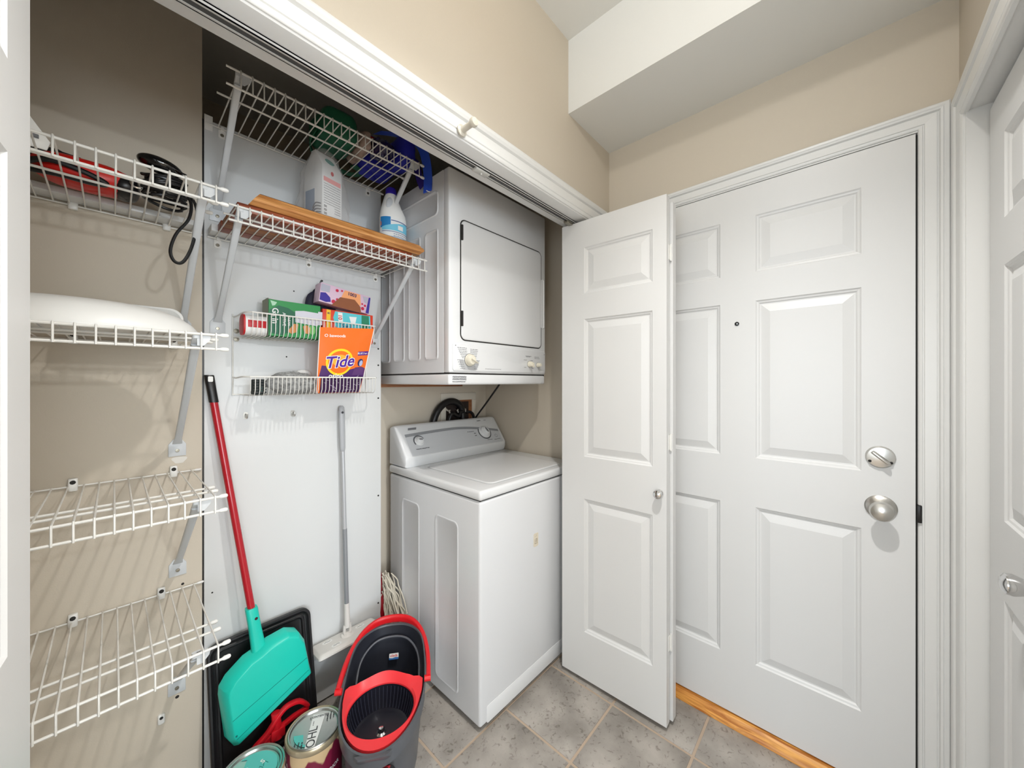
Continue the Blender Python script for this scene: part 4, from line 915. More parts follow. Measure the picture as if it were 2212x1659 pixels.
# socket
sk = MB(); rs = []
for t, a_, b_ in ((0.905, 0.0165, 0.015), (0.91, 0.0175, 0.016), (0.985, 0.0175, 0.016), (1.06, 0.0200, 0.017), (1.09, 0.024, 0.018)):
    rs.append([bt(t) + u_*x_*2*a_ + w_*y_*2*b_ for x_, y_ in rrect(1, 1, 0.35, 4)])
sko = build(sk.loft(rs), 'socket', teal, br)
build(MB().lathe([(0.0048,0),(0.0045,0.001),(0,0.0012)], bt(0.945) + V((0.006, -0.0155, 0)), (0.1,-1,0), 14), 'socket_hole', mat('dark_maroon', (60, 10, 18), 0.6), sko)
for (xa, za, xb, zb) in ((0.252, 0.243, 0.466, 0.325), (0.262, 0.178, 0.472, 0.278)):
    a_, b_ = V((xa, yF-0.0006, za)), V((xb, yF-0.0006, zb)); nrm_ = V((-(zb-za), 0, xb-xa)).normalized()
    build(MB().add([a_-nrm_*0.0007, b_-nrm_*0.0007, b_+nrm_*0.0007, a_+nrm_*0.0007], [(0,1,2,3)]), 'seam', mat('teal_shadow', (10, 110, 102), 0.5), head)
build(MB().lathe([(0.003,0),(0.0028,0.0006),(0,0.0007)], (0.262, yF, 0.190), (0,-1,0), 12), 'rivet', mat('teal_shadow', (0,0,0)), head)

# ------------------------------------------------------------------ black boot tray
bt_root = thing('boot_tray', (0.35, 1.5, 0), 'black rimmed boot tray leaning on the panel behind the turquoise broom', 'tray')
tb0, tb1 = V((0.365, 1.468, 0.004)), V((0.360, 1.548, 0.436)); tey = (tb1-tb0).normalized(); tht = (tb1-tb0).length; tnr = V((1,0,0)).cross(tey); tnr = -tnr if tnr.y > 0 else tnr
tsec = lambda i_, d_: [tb0 + tey*(tht/2 + b_) + V((a_, 0, 0)) + tnr*d_ for a_, b_ in rrect(0.312-2*i_, tht-2*i_, max(0.032-i_*0.6, 0.008), 6)]
build(MB().loft([tsec(0.004, -0.010), tsec(0, -0.006), tsec(0, 0.010), tsec(0.003, 0.013), tsec(0.008, 0.013), tsec(0.012, 0.008), tsec(0.016, 0.004), tsec(0.020, 0.0035), tsec(0.023, 0.006), tsec(0.028, 0.006), tsec(0.032, 0.000), tsec(0.036, -0.001)]), 'tray', mat('black_rubber', (26, 25, 27), 0.45, bump=0.15, scale=140), bt_root)

# ------------------------------------------------------------------ red mop frame
mf = thing('triangle_mop', (0.36, 1.42, 0.0), 'red plastic mop frame standing between the black tray and paint cans', 'mop')
rdm = mat('mop_red', (206, 22, 36), 0.35)
build(MB().bar([(0.262, 1.42, 0.055), (0.285, 1.412, 0.095), (0.345, 1.405, 0.137), (0.420, 1.408, 0.150), (0.470, 1.415, 0.147)], 0.016, 0.014, (0,1,0)), 'lower_arm', rdm, mf, bevel=0.003)
build(MB().bar(smooth([(0.262, 1.415, 0.058), (0.300, 1.406, 0.120), (0.340, 1.402, 0.150), (0.372, 1.402, 0.186), (0.400, 1.404, 0.202), (0.440, 1.41, 0.190), (0.470, 1.415, 0.152)], 4), 0.018, 0.012, (0,1,0)), 'upper_arm', rdm, mf, bevel=0.003)
build(MB().cyl((0.372, 1.404, 0.115), (0.368, 1.412, 0.196), 0.0145, 0.0135, n=16), 'post', rdm, mf)
build(MB().box((0.350, 1.392, 0.118), (0.392, 1.416, 0.150)), 'clip', rdm, mf, bevel=0.004)
build(MB().box((0.30, 1.402, 0.004), (0.46, 1.418, 0.06)), 'mop_pad', mat('mop_pad_grey', (150, 146, 142), 0.95, bump=1.0, scale=120), mf, bevel=0.006)
build(MB().box((0.335, 1.403, 0.05), (0.365, 1.417, 0.14)), 'stem', rdm, mf, bevel=0.003)

# ------------------------------------------------------------------ string mop between panel and washer
smop = thing('string_mop', (0.865, 1.60, 0.1), 'white string mop squeezed between the panel and the washer', 'mop')
rd = random.Random(12); sm = MB()
for k in range(150):
    a = rd.uniform(0, 1); x0 = 0.852 + rd.uniform(-0.016, 0.026); y0 = 1.575 + rd.uniform(-0.02, 0.03)
    z0 = 0.345 + rd.uniform(-0.07, 0.075); lean = rd.uniform(0.2, 1.0)
    p = [V((x0, y0, z0))]
    for s_ in range(1, 6):
        t = s_/5
        p.append(V((min(x0 + 0.045*t*lean + rd.uniform(-0.010, 0.010), 0.903), y0 - 0.115*t*lean + rd.uniform(-0.008, 0.008), max(z0 + 0.03*math.sin(t*2.2) - t*0.30*(0.6+0.5*a), 0.012))))
    sm.tube(smooth(p, 3), 0.0031, 5)
so = build(sm, 'strands', mat('mop_string', (206, 198, 182), 0.9), smop); so['kind'] = 'stuff'
build(MB().lathe([(0.010, 0), (0.026, 0.01), (0.030, 0.05), (0.026, 0.10), (0.014, 0.13), (0.011, 0.14)], (0.850, 1.585, 0.20), (0,0,1), 20), 'clamp', mat('mop_dark_red', (140, 8, 24), 0.4), smop)
build(MB().cyl((0.848, 1.590, 0.32), (0.790, 1.655, 0.80), 0.010, n=12), 'handle', mat('mop_dark_red', (0,0,0)), smop)

# ------------------------------------------------------------------ spin mop bucket
bu = thing('mop_bucket', (0.645, 1.195, 0), 'dark grey spin mop bucket with red wringer basket and red handle', 'bucket')
dv = V((0.587, 0.810, 0)); rv = V((0.810, -0.587, 0)); bc = V((0.640, 1.188, 0))
BP = lambda l, w_, z: bc + dv*l + rv*w_ + V((0,0,z))
NB_ = 56
def boutline(s, a):
    # egg plan: near end (l<0) round, far end a little squarer
    ca, sa = math.cos(a), math.sin(a); ex = 2.0 if ca < 0 else 2.5
    l = 0.245*math.copysign(abs(ca)**(2/ex), ca); w_ = 0.140*math.copysign(abs(sa)**(2/ex), sa)
    return l*s, w_*s
def rimz(l):
    t = min(max((l+0.03)/0.20, 0), 1); t = t*t*(3-2*t); return 0.245 + 0.062*t
def bring(s, f):
    out = []
    for k in range(NB_):
        a = 2*math.pi*k/NB_; l, w_ = boutline(1.0, a); out.append(BP(l*s, w_*s, f(l)))
    return out
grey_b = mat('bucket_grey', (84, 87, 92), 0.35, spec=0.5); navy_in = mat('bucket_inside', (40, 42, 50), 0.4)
bwall = MB(); rws = [bring(0.80, lambda l: 0.004), bring(0.815, lambda l: 0.0)] 
rws = [bring(0.79, lambda l: 0.0)]
for t in (0.02, 0.2, 0.4, 0.6, 0.78, 0.80): rws.append(bring(0.80 + 0.155*t, lambda l, t=t: rimz(l)*t))
rws += [bring(0.985, lambda l: rimz(l)*0.81), bring(1.0, lambda l: rimz(l)-0.006), bring(0.995, lambda l: rimz(l)), bring(0.965, lambda l: rimz(l)), bring(0.955, lambda l: rimz(l)-0.006)]
for t in (0.8, 0.5, 0.25): rws.append(bring(0.95 - 0.17*(1-t), lambda l, t=t: rimz(l)*t))
rws.append(bring(0.70, lambda l: 0.05)); rws.append(bring(0.05, lambda l: 0.048))
build(bwall.rings(rws), 'body', grey_b, bu)
# dark liner of the far well
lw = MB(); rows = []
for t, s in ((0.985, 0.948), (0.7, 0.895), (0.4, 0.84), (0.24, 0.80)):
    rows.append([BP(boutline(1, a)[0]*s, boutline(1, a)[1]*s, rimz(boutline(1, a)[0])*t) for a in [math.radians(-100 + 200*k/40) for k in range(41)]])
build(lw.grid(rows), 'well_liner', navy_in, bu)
# arched rib inside the far wall
rb_ = MB().tube(smooth([BP(0.06, 0.112, 0.16), BP(0.14, 0.108, 0.23), BP(0.195, 0.065, 0.265), BP(0.212, 0.0, 0.272), BP(0.195, -0.065, 0.265), BP(0.14, -0.108, 0.23), BP(0.06, -0.112, 0.16)]), 0.004, 8)
build(rb_, 'well_rib', mat('bucket_rib', (92, 94, 100), 0.35), bu)
# red wringer plate with a round hole
HC = (-0.080, 0.0); HR = 0.104; NR = 64
def ray_out(a):
    d_ = (math.cos(a), math.sin(a)); lo, hi = 0.0, 0.4
    def inside(r_):
        l, w_ = HC[0] + d_[0]*r_, HC[1] + d_[1]*r_
        s = 0.925 if l > -0.05 else 0.915
        ex = 2.0 if l < 0 else 2.5
        return (abs(l)/(0.245*s))**ex + (abs(w_)/(0.140*s))**ex < 1 and l < 0.030 + 0.014*math.cos(w_/0.14*math.pi*1.2)
    for _ in range(30):
        m_ = (lo+hi)/2
        if inside(m_): lo = m_
        else: hi = m_
    return HC[0] + d_[0]*lo, HC[1] + d_[1]*lo
ro, ro2, ri, ri2, ri3 = [], [], [], [], []
for k in range(NR):
    a = 2*math.pi*k/NR; l, w_ = ray_out(a); zz = rimz(l) - 0.004 + (0.004 if l > 0.02 else 0)
    ro.append(BP(l, w_, zz-0.012)); ro2.append(BP(l, w_, zz))
    c_, s_ = math.cos(a), math.sin(a)
    ri.append(BP(HC[0]+HR*1.06*c_, HC[1]+HR*1.06*s_, 0.242)); ri2.append(BP(HC[0]+HR*c_, HC[1]+HR*s_, 0.236)); ri3.append(BP(HC[0]+HR*0.985*c_, HC[1]+HR*0.985*s_, 0.220))
red_b = mat('wringer_red', (232, 52, 58), 0.4)
build(MB().rings([ro, ro2, ri, ri2, ri3], True, False, False), 'wringer_plate', red_b, bu)
bs = []
for r_, z_ in ((0.1025, 0.232), (0.101, 0.21), (0.093, 0.180), (0.086, 0.162), (0.074, 0.158), (0.001, 0.157)):
    bs.append([BP(HC[0]+r_*math.cos(2*math.pi*k/48), HC[1]+r_*math.sin(2*math.pi*k/48), z_) for k in range(48)])
bsk = build(MB().rings(bs, True, False, True), 'wringer_basket', mat('basket_dark', (24, 24, 34), 0.3), bu)
rib0 = None
rbm = mat('basket_rib', (58, 60, 74), 0.35)
for k in range(48):
    a = 2*math.pi*(k+0.5)/48; c_, s_ = math.cos(a), math.sin(a)
    build(MB().tube([BP(HC[0]+0.1015*c_, HC[1]+0.1015*s_, 0.226), BP(HC[0]+0.099*c_, HC[1]+0.099*s_, 0.206), BP(HC[0]+0.0915*c_, HC[1]+0.0915*s_, 0.180), BP(HC[0]+0.085*c_, HC[1]+0.085*s_, 0.164)], 0.0011, 5), 'rib', rbm, bsk)
build(MB().lathe([(0.016, 0), (0.010, 0.004), (0.010, 0.012), (0.007, 0.016), (0, 0.017)], BP(HC[0], HC[1], 0.1572), (0,0,1), 18), 'spindle', chrome, bsk)
# spout lip at the near end
lipm = MB(); lipm.loft([[BP(-0.236 - 0.016*t, 0.052*(1-0.25*t)*math.cos(math.pi*k/8), 0.232 + 0.012*t - 0.018*math.sin(math.pi*k/8)*(1-t)) for k in range(9)] + [BP(-0.236 - 0.016*t, -0.052*(1-0.25*t), 0.244 + 0.004*t), BP(-0.236-0.016*t, 0.052*(1-0.25*t), 0.244 + 0.004*t)] for t in (0, 0.5, 1)])
build(lipm, 'spout', grey_b, bu)
# front recess, its shade painted as a proud black panel, and pedal
PR = lambda l, w_, z: BP(l, w_, z)
build(MB().loft([[PR(-0.222, w_, z_) for w_, z_ in rrect(0.120, 0.150, 0.02, 4, 0, 0.115)], [PR(-0.236, w_, z_) for w_, z_ in rrect(0.116, 0.146, 0.02, 4, 0, 0.115)]]), 'recess_shade_panel', mat('recess_shade_black', (16, 16, 20), 0.6), bu)
build(MB().loft([[PR(-0.225, w_, z_) for w_, z_ in rrect(0.040, 0.10, 0.008, 3, 0.030, 0.14)], [PR(-0.243, w_, z_) for w_, z_ in rrect(0.036, 0.09, 0.008, 3, 0.030, 0.14)]]), 'pedal_arm', mat('mop_dark_red', (0,0,0)), bu)
build(MB().loft([[PR(-0.235, w_, z_) for w_, z_ in rrect(0.100, 0.022, 0.008, 3, 0.0, 0.06)], [PR(-0.285, w_, z_) for w_, z_ in rrect(0.090, 0.018, 0.008, 3, 0.0, 0.045)]]), 'pedal', red, bu)
# handle
hp_ = []
for k in range(25):
    a = math.pi*k/24; sa = math.sin(a)
    hp_.append(BP(-0.012 + 0.262*sa**0.85, 0.150*math.copysign(abs(math.cos(a))**0.8, math.cos(a)), 0.262 + 0.060*sa))
hm = MB(); rs = []
for i, p in enumerate(hp_):
    d_ = (hp_[min(i+1, 24)] - hp_[max(i-1, 0)]).normalized(); up_ = V((0,0,1)); sd = d_.cross(up_).normalized(); up2 = sd.cross(d_).normalized()
    fl_ = 0.011 + 0.006*math.sin(math.pi*i/24)
    rs.append([p + sd*x_*0.016 + up2*y_*2*fl_*0.9 for x_, y_ in rrect(1, 1, 0.35, 3)])
build(hm.loft(rs), 'handle', red, bu)
for sg in (1, -1): build(MB().cyl(BP(-0.012, 0.136*sg, 0.258), BP(-0.012, 0.158*sg, 0.258), 0.010, n=14), 'pivot', red, bu)
# brand label on the far inner wall
LM = BP(0.196, 0.010, 0.205); lex = -rv*-1; ley = (V((0,0,1))*0.9 + dv*0.35).normalized()
lab = build(MB().prism(rrect(0.036, 0.020, 0.002, 2), LM - dv*0.004, rv, ley, -dv*0.001), 'brand_label', paper, bu)
build(MB().prism([(-0.018, -0.010), (0.018, -0.010), (0.018, -0.004), (0.006, -0.003), (-0.006, -0.0055), (-0.018, -0.004)], LM - dv*0.0052, rv, ley, -dv*0.0003), 'blue_band', mat('label_blue', (46, 110, 176), 0.4), lab)
lt = MB().text('vileda', LM - dv*0.0056 + ley*0.003, rv, ley, 0.0125, bold=0.01); build(lt, 'lettering', mat('print_red', (0,0,0)), lab, smooth=False)

# ------------------------------------------------------------------ paint cans
def can_material():
    m = bpy.data.materials.new('can_label_burgundy'); m.use_nodes = True; nt = m.node_tree; b = nt.nodes['Principled BSDF']
    g_ = nt.nodes.new('ShaderNodeNewGeometry'); sp = nt.nodes.new('ShaderNodeSeparateXYZ'); nt.links.new(g_.outputs['Position'], sp.inputs[0])
    n = nt.nodes.new('ShaderNodeTexNoise'); n.inputs['Scale'].default_value = 14; n.inputs['Detail'].default_value = 2
    mpp = nt.nodes.new('ShaderNodeMapping'); mpp.inputs['Scale'].default_value = (1.6, 1.6, 0.5); nt.links.new(g_.outputs['Position'], mpp.inputs['Vector']); nt.links.new(mpp.outputs['Vector'], n.inputs['Vector'])
    ma = nt.nodes.new('ShaderNodeMath'); ma.operation = 'MULTIPLY_ADD'; ma.inputs[1].default_value = 0.16; nt.links.new(n.outputs['Fac'], ma.inputs[0]); nt.links.new(sp.outputs['Z'], ma.inputs[2])
    r = nt.nodes.new('ShaderNodeValToRGB'); e = r.color_ramp.elements; e[0].position = 0.236; e[0].color = lin((112, 22, 52)); e[1].position = 0.242; e[1].color = lin((192, 166, 128))
    nt.links.new(ma.outputs[0], r.inputs['Fac']); nt.links.new(r.outputs['Color'], b.inputs['Base Color']); b.inputs['Roughness'].default_value = 0.35
    return m
tin = mat('tin_plate', (196, 196, 192), 0.28, 1.0)
def paint_can(cx_, cy_, label, body_m, lid_m, rim_m, bail_ang):
    t = thing('paint_can', (cx_, cy_, 0), label, 'paint can', 'paint cans on the floor')
    R = 0.0815
    build(MB().lathe([(R*0.96, 0), (R, 0.004), (R, 0.168), (R*0.985, 0.172)], (cx_, cy_, 0), (0,0,1), 40), 'body', body_m, t)
    build(MB().lathe([(R*0.99, 0.168), (R*1.02, 0.174), (R*1.02, 0.184), (R*0.99, 0.188), (R*0.94, 0.186), (R*0.92, 0.178)], (cx_, cy_, 0), (0,0,1), 40), 'rim', rim_m, t)
    lid_ = build(MB().lathe([(R*0.93, 0.176), (R*0.93, 0.185), (R*0.90, 0.188), (R*0.86, 0.187), (R*0.83, 0.181), (R*0.80, 0.180), (0, 0.1805)], (cx_, cy_, 0), (0,0,1), 40), 'lid', lid_m, t)
    for sg in (1, -1):
        ex_ = V((math.cos(bail_ang), math.sin(bail_ang), 0))*sg
        build(MB().lathe([(0.009, 0), (0.009, 0.004), (0.004, 0.007), (0, 0.0075)], V((cx_, cy_, 0.140)) + ex_*(R-0.001), ex_, 14), 'ear', tin, t)
    e_ = V((math.cos(bail_ang), math.sin(bail_ang), 0)); f_ = V((-math.sin(bail_ang), math.cos(bail_ang), 0))
    pts = [V((cx_, cy_, 0)) + e_*((R+0.006)*math.cos(a)) - f_*((R+0.010)*math.sin(a)) + V((0,0,0.140 - 0.070*math.sin(a))) for a in [math.pi*k/20 for k in range(21)]]
    build(MB().tube(pts, 0.0016, 6), 'bail', tin, t)
    return t, lid_
lid_silver = mat('lid_silver_teal', (206, 206, 202), 0.22, 0.85)
c1, l1_ = paint_can(0.440, 1.270, 'dented paint can with a burgundy and tan label beside the mop bucket', can_material(), tin, mat('can_rim_tan', (186, 172, 144), 0.3, 0.6), math.radians(140))
zt = 0.1812
cxy = V((0.440, 1.270, zt)); ang = math.radians(62); ex_ = V((math.cos(ang), math.sin(ang), 0)); ey_ = V((-math.sin(ang), math.cos(ang), 0))
lab = build(MB().prism([(-0.070, 0.018), (-0.066, -0.010), (0.050, -0.026), (0.058, 0.012)], cxy, ex_, ey_, (0,0,0.0006)), 'lid_label', paper, l1_)
lt = MB(); lt.text('OHL', cxy + ex_*-0.028 + ey_*0.002 + V((0,0,0.0010)), ex_, ey_, 0.036); lt.text('CONTENTS', cxy + ex_*0.045 + ey_*-0.006 + V((0,0,0.0010)), -ey_, ex_, 0.010, bold=0.02)
strokes(lt, lambda x, y: cxy + ex_*x + ey_*y + V((0,0,0.0010)), 0.014, 0.030, 0.006, 0.002, 3, 71)
build(lt, 'lettering', ink_dark, lab, smooth=False)
lp = MB(); fl_ = lambda x, y: cxy + ex_*x + ey_*y + V((0,0,0.0008))
for k in range(4): strokes(lp, fl_, 0.020+0.004*k, 0.052, -0.034-0.009*k, 0.003, 4, 100+k)
for k in range(3): strokes(lp, fl_, -0.060+0.006*k, -0.034, 0.028+0.010*k, 0.004, 3, 120+k)
build(lp, 'lid_print', ink_dark, l1_, smooth=False)
tealp = mat('teal_paint', (92, 186, 178), 0.35)
sp_ = [(0.058*math.cos(a), 0.058*math.sin(a)) for a in [math.radians(95+10*k) for k in range(10)]]
build(MB().prism(sp_ + [(-0.045, 0.024), (-0.010, 0.030)], cxy + V((0,0,-0.0004)), ex_, ey_, (0,0,0.0007)), 'teal_smear', tealp, l1_)
wr = MB()
def curve_text(mb, body, cx_, cy_, R, a0, z, size):
    vs, ps = text_geo(body, 0.0, 'CENTER', 0.02)
    mb.add([V((cx_ + R*math.cos(a0 + v[0]*size/R), cy_ + R*math.sin(a0 + v[0]*size/R), z + v[1]*size)) for v in vs], ps)
curve_text(wr, 'INTERIOR', 0.440, 1.270, 0.0822, math.radians(282), 0.094, 0.016); curve_text(wr, 'GLOSS', 0.440, 1.270, 0.0822, math.radians(262), 0.066, 0.020)
build(wr, 'lettering', mat('print_white', (0,0,0)), c1, smooth=False)
c2, l2_ = paint_can(0.269, 1.262, 'silver paint can with teal paint on its lid at the bottom edge', mat('can_white_label', (214, 216, 218), 0.35), tin, tin, math.radians(20))
cxy2 = V((0.269, 1.262, 0.1812))
sp_ = [(0.063*math.cos(a), 0.063*math.sin(a)) for a in [math.radians(-150+12*k) for k in range(22)]]
build(MB().prism(sp_ + [(0.0, 0.052), (-0.02, 0.02), (-0.045, -0.01)], cxy2, (1,0,0), (0,1,0), (0,0,0.0008)), 'teal_paint', tealp, l2_)
lt = MB(); lt.text('n', cxy2 + V((-0.010, 0.020, 0.0014)), (1,0.3,0), (-0.3,1,0), 0.030, bold=0.02); lt.text('S', cxy2 + V((0.030, 0.012, 0.0014)), (1,0.3,0), (-0.3,1,0), 0.020, bold=0.02)
build(lt, 'scratched_mark', plastic_white, l2_, smooth=False)
lt = MB()
for k in range(3): lt.tube([cxy2 + V((0.0 + 0.014*k, -0.015 + 0.006*k, 0.0012)), cxy2 + V((0.006 + 0.014*k, -0.005 + 0.008*k, 0.0012)), cxy2 + V((0.012 + 0.014*k, -0.014 + 0.006*k, 0.0012))], 0.0008, 5)
build(lt, 'scratched_lines', mat('teal_shadow', (0,0,0)), l2_)

# ------------------------------------------------------------------ boards on the middle shelf
WG = 'wooden boards on the shelf under the bleach bottle'
ZD = 1.7975
def board(name, m_, x0, x1, y0, y1, z0, z1, lb, bev=0.002):
    return tag(build(MB().box((x0, y0, z0), (x1, y1, z1)), name, m_, bevel=bev), lb, 'board', WG)
board('wooden_board', redwood, 0.236, 0.800, 1.268, 1.385, ZD, 1.8205, 'front red-brown board lying under the honey wooden shelf board')
board('wooden_board', ply, 0.232, 0.806, 1.388, 1.448, ZD, 1.8205, 'paler brown board in the middle under the honey shelf board')
board('wooden_board', redwood, 0.228, 0.804, 1.451, 1.500, ZD, 1.8205, 'rear red-brown board under the honey shelf board')
board('white_plank', panel_white, 0.212, 0.816, 1.503, 1.556, ZD, 1.8205, 'white plank at the wall side of the middle wire shelf')
hbp = [(1.246, 1.836), (1.250, 1.846), (1.256, 1.849), (1.258, 1.856), (1.266, 1.8615), (1.52, 1.8615), (1.52, 1.8210), (1.264, 1.8210), (1.256, 1.828), (1.249, 1.830)]
hs = lambda x, dz: [V((x, y_, z_)) for y_, z_ in hbp]
hb_ = MB().loft([[V((0.262 + (z_-1.821)*0.70, y_, z_)) for y_, z_ in hbp], [V((0.846 - abs(z_-1.838)*0.9, y_, z_)) for y_, z_ in hbp]])
tag(build(hb_, 'shelf_board', honey), 'honey-coloured moulded wooden board carrying the bleach bottle and bagged carton', 'board', WG)

# bleach bottle
def ell(cx_, cy_, z, a, b, n=36, dx=0.0): return [V((cx_+dx+a*math.cos(2*math.pi*k/n), cy_+b*math.sin(2*math.pi*k/n), z)) for k in range(n)]
BX, BY, BZ = 0.795, 1.405, 1.8615
bb = thing('bleach_bottle', (BX, BY, BZ), 'white bleach bottle with blue cap and label on the honey board', 'bottle')
prof = [(0.0, 0.052, 0.038, 0), (0.004, 0.056, 0.041, 0), (0.012, 0.057, 0.042, 0), (0.130, 0.057, 0.042, 0), (0.150, 0.054, 0.040, -0.001), (0.175, 0.044, 0.034, -0.005), (0.200, 0.034, 0.029, -0.008), (0.220, 0.027, 0.025, -0.009), (0.232, 0.020, 0.020, -0.009), (0.238, 0.017, 0.017, -0.009)]
build(MB().rings([ell(BX, BY, BZ+z, a, b, 36, dx) for z, a, b, dx in prof]), 'bottle', plastic_white, bb)
build(MB().rings([ell(BX, BY, BZ+z, a, a, 28, -0.009) for z, a in ((0.229, 0.021), (0.231, 0.0225), (0.252, 0.0215), (0.257, 0.018), (0.258, 0.010))]), 'cap', mat('cap_indigo', (46, 30, 150), 0.35), bb)
build(MB().sphere((BX-0.022, BY-0.021, BZ+0.176), (0.021, 0.010, 0.034)), 'grip_hollow', mat('bottle_grip', (206, 210, 214), 0.3), bb)
def wrap(name, m_, a0, a1, z0, z1, off, par, top=None, n=14):
    A = lambda a, z: V((BX + (0.057+off)*math.cos(a), BY + (0.042+off)*math.sin(a), BZ + z))
    an = [math.radians(a0 + (a1-a0)*k/n) for k in range(n+1)]
    zz = [(top(k/n) if top else z1) for k in range(n+1)]
    return build(MB().grid([[A(a, z0) for a in an], [A(a, z) for a, z in zip(an, zz)]]), name, m_, par)
lbl = wrap('label', paper, 180, 360, 0.016, 0.124, 0.0006, bb)
wrap('blue_corner', mat('label_deep_blue', (40, 128, 190), 0.4), 186, 238, 0.080, 0.124, 0.0012, lbl, lambda t: 0.124, 10)
wrap('aqua_band', mat('label_aqua', (120, 200, 226), 0.4), 196, 352, 0.070, 0.098, 0.0016, lbl, lambda t: 0.082 + 0.026*min(1, t*1.5))
wrap('blue_line', mat('label_navy_line', (44, 74, 140), 0.4), 240, 356, 0.109, 0.112, 0.0014, lbl)
wrap('blue_line', mat('label_navy_line', (0,0,0)), 196, 356, 0.064, 0.066, 0.0014, lbl)
wrap('blue_line', mat('label_pale_line', (150, 184, 220), 0.4), 240, 356, 0.044, 0.0455, 0.0014, lbl)
wrap('blue_line', mat('label_pale_line', (0,0,0)), 240, 356, 0.030, 0.0315, 0.0014, lbl)
wrap('white_bubble', plastic_white, 268, 292, 0.076, 0.094, 0.0022, lbl)
wrap('pink_mark', mat('label_pink', (206, 120, 110), 0.4), 186, 194, 0.088, 0.104, 0.0020, lbl)
tx = MB(); rd = random.Random(5)
for r_ in range(4):
    a = 250
    while a < 335:
        da = rd.uniform(3, 8); z_ = 0.055 - 0.0085*r_ if r_ < 2 else 0.052 - 0.0095*r_
        tx.add([V((BX + 0.0586*math.cos(math.radians(q)), BY + 0.0436*math.sin(math.radians(q)), BZ+zz)) for q, zz in ((a, z_), (a+da, z_), (a+da, z_+0.003), (a, z_+0.003))], [(0,1,2,3)]); a += da + 2.5
build(tx, 'label_print', mat('label_text', (150, 160, 180), 0.6), lbl, smooth=False)

# carton inside a thin plastic bag
ca = thing('bagged_carton', (0.50, 1.40, 1.8615), 'white litter carton with teal spout in a clear plastic bag', 'carton')
CM = Matrix.Translation((0.512, 1.395, 1.8618)) @ Matrix.Rotation(math.radians(14), 4, 'Z')
build(MB(CM).loft([[(x_, y_, z_) for x_, y_ in ((-w_, -d_), (w_, -d_), (w_, d_), (-w_, d_))] for z_, w_, d_ in ((0, 0.038, 0.052), (0.205, 0.038, 0.052), (0.262, 0.036, 0.014), (0.268, 0.036, 0.012))]), 'carton', mat('carton_white', (228, 228, 226), 0.5), ca, bevel=0.001)
spt = MB(CM); spt.loft([[(0.004 + 0.017*math.cos(2*math.pi*k/20), -0.0315 + 0.012*math.sin(2*math.pi*k/20)*0.66 - dd, 0.236 + 0.012*math.sin(2*math.pi*k/20)) for k in range(20)] for dd in (-0.006, 0.002)])
build(spt, 'spout', mat('spout_teal', (0, 150, 138), 0.35), ca)
cf = lambda x, z: CM @ V((x, -0.0526, z))
boxprint('red_stripe', mat('carton_pink', (226, 140, 136), 0.5), ca, [[(-0.033, 0.150), (0.033, 0.150), (0.033, 0.166), (-0.033, 0.166)]], cf)
ct = MB(); rd = random.Random(8)
for k in range(12): strokes(ct, lambda x, z: CM @ V((x, -0.0528, z)), -0.032, 0.032, 0.142 - 0.0085*k, 0.0026, 12, 200+k)
build(ct, 'carton_print', ink, ca, smooth=False)
boxprint('logo_mark', mat('carton_red', (0,0,0)), ca, [[(0.006*math.cos(a), 0.186 + 0.008*math.sin(a)) for a in [2*math.pi*k/10 for k in range(10)]]], cf)
cs2 = lambda y, z: CM @ V((-0.0386, y, z))
boxprint('side_panel', mat('carton_blue_grey', (120, 140, 164), 0.5), ca, [[(-0.010, 0.012), (0.042, 0.012), (0.042, 0.13), (-0.010, 0.13)]], cs2)
bc_ = MB(CM); bc_.prism([(-0.036, 0.004), (0.008, 0.004), (0.008, 0.070), (-0.036, 0.070)], (0, -0.0532, 0), (1,0,0), (0,0,1), (0,-0.0006,0))
bl_ = build(bc_, 'barcode_label', paper, ca)
bb_ = MB()
for k in range(14):
    if k % 3 != 2: bb_.add([CM @ V((x_, -0.0542, z_)) for x_, z_ in ((-0.033, 0.008+0.0042*k), (-0.022, 0.008+0.0042*k), (-0.022, 0.0105+0.0042*k), (-0.033, 0.0105+0.0042*k))], [(0,1,2,3)])
build(bb_, 'barcode', black, bl_, smooth=False)
sw = MB()
for k in range(6): sw.tube(smooth([CM @ V((-0.0395, 0.014-0.006*k*0.5, 0.012+0.010*k)), CM @ V((-0.040, -0.018, 0.022+0.011*k)), CM @ V((-0.0395, -0.046, 0.018+0.010*k))], 4), 0.0016, 5)
build(sw, 'scribbled_print', ink_dark, ca)
def bag_material():
    m = bpy.data.materials.new('clear_bag_film'); m.use_nodes = True; nt = m.node_tree
    for n in list(nt.nodes): nt.nodes.remove(n)
    o = nt.nodes.new('ShaderNodeOutputMaterial'); mx = nt.nodes.new('ShaderNodeMixShader'); t = nt.nodes.new('ShaderNodeBsdfTransparent'); p = nt.nodes.new('ShaderNodeBsdfPrincipled')
    p.inputs['Base Color'].default_value = lin((222, 218, 216)); p.inputs['Roughness'].default_value = 0.25
    mx.inputs[0].default_value = 0.22
    nt.links.new(t.outputs[0], mx.inputs[1]); nt.links.new(p.outputs[0], mx.inputs[2]); nt.links.new(mx.outputs[0], o.inputs[0])
    return m
rd = random.Random(4); rows = []
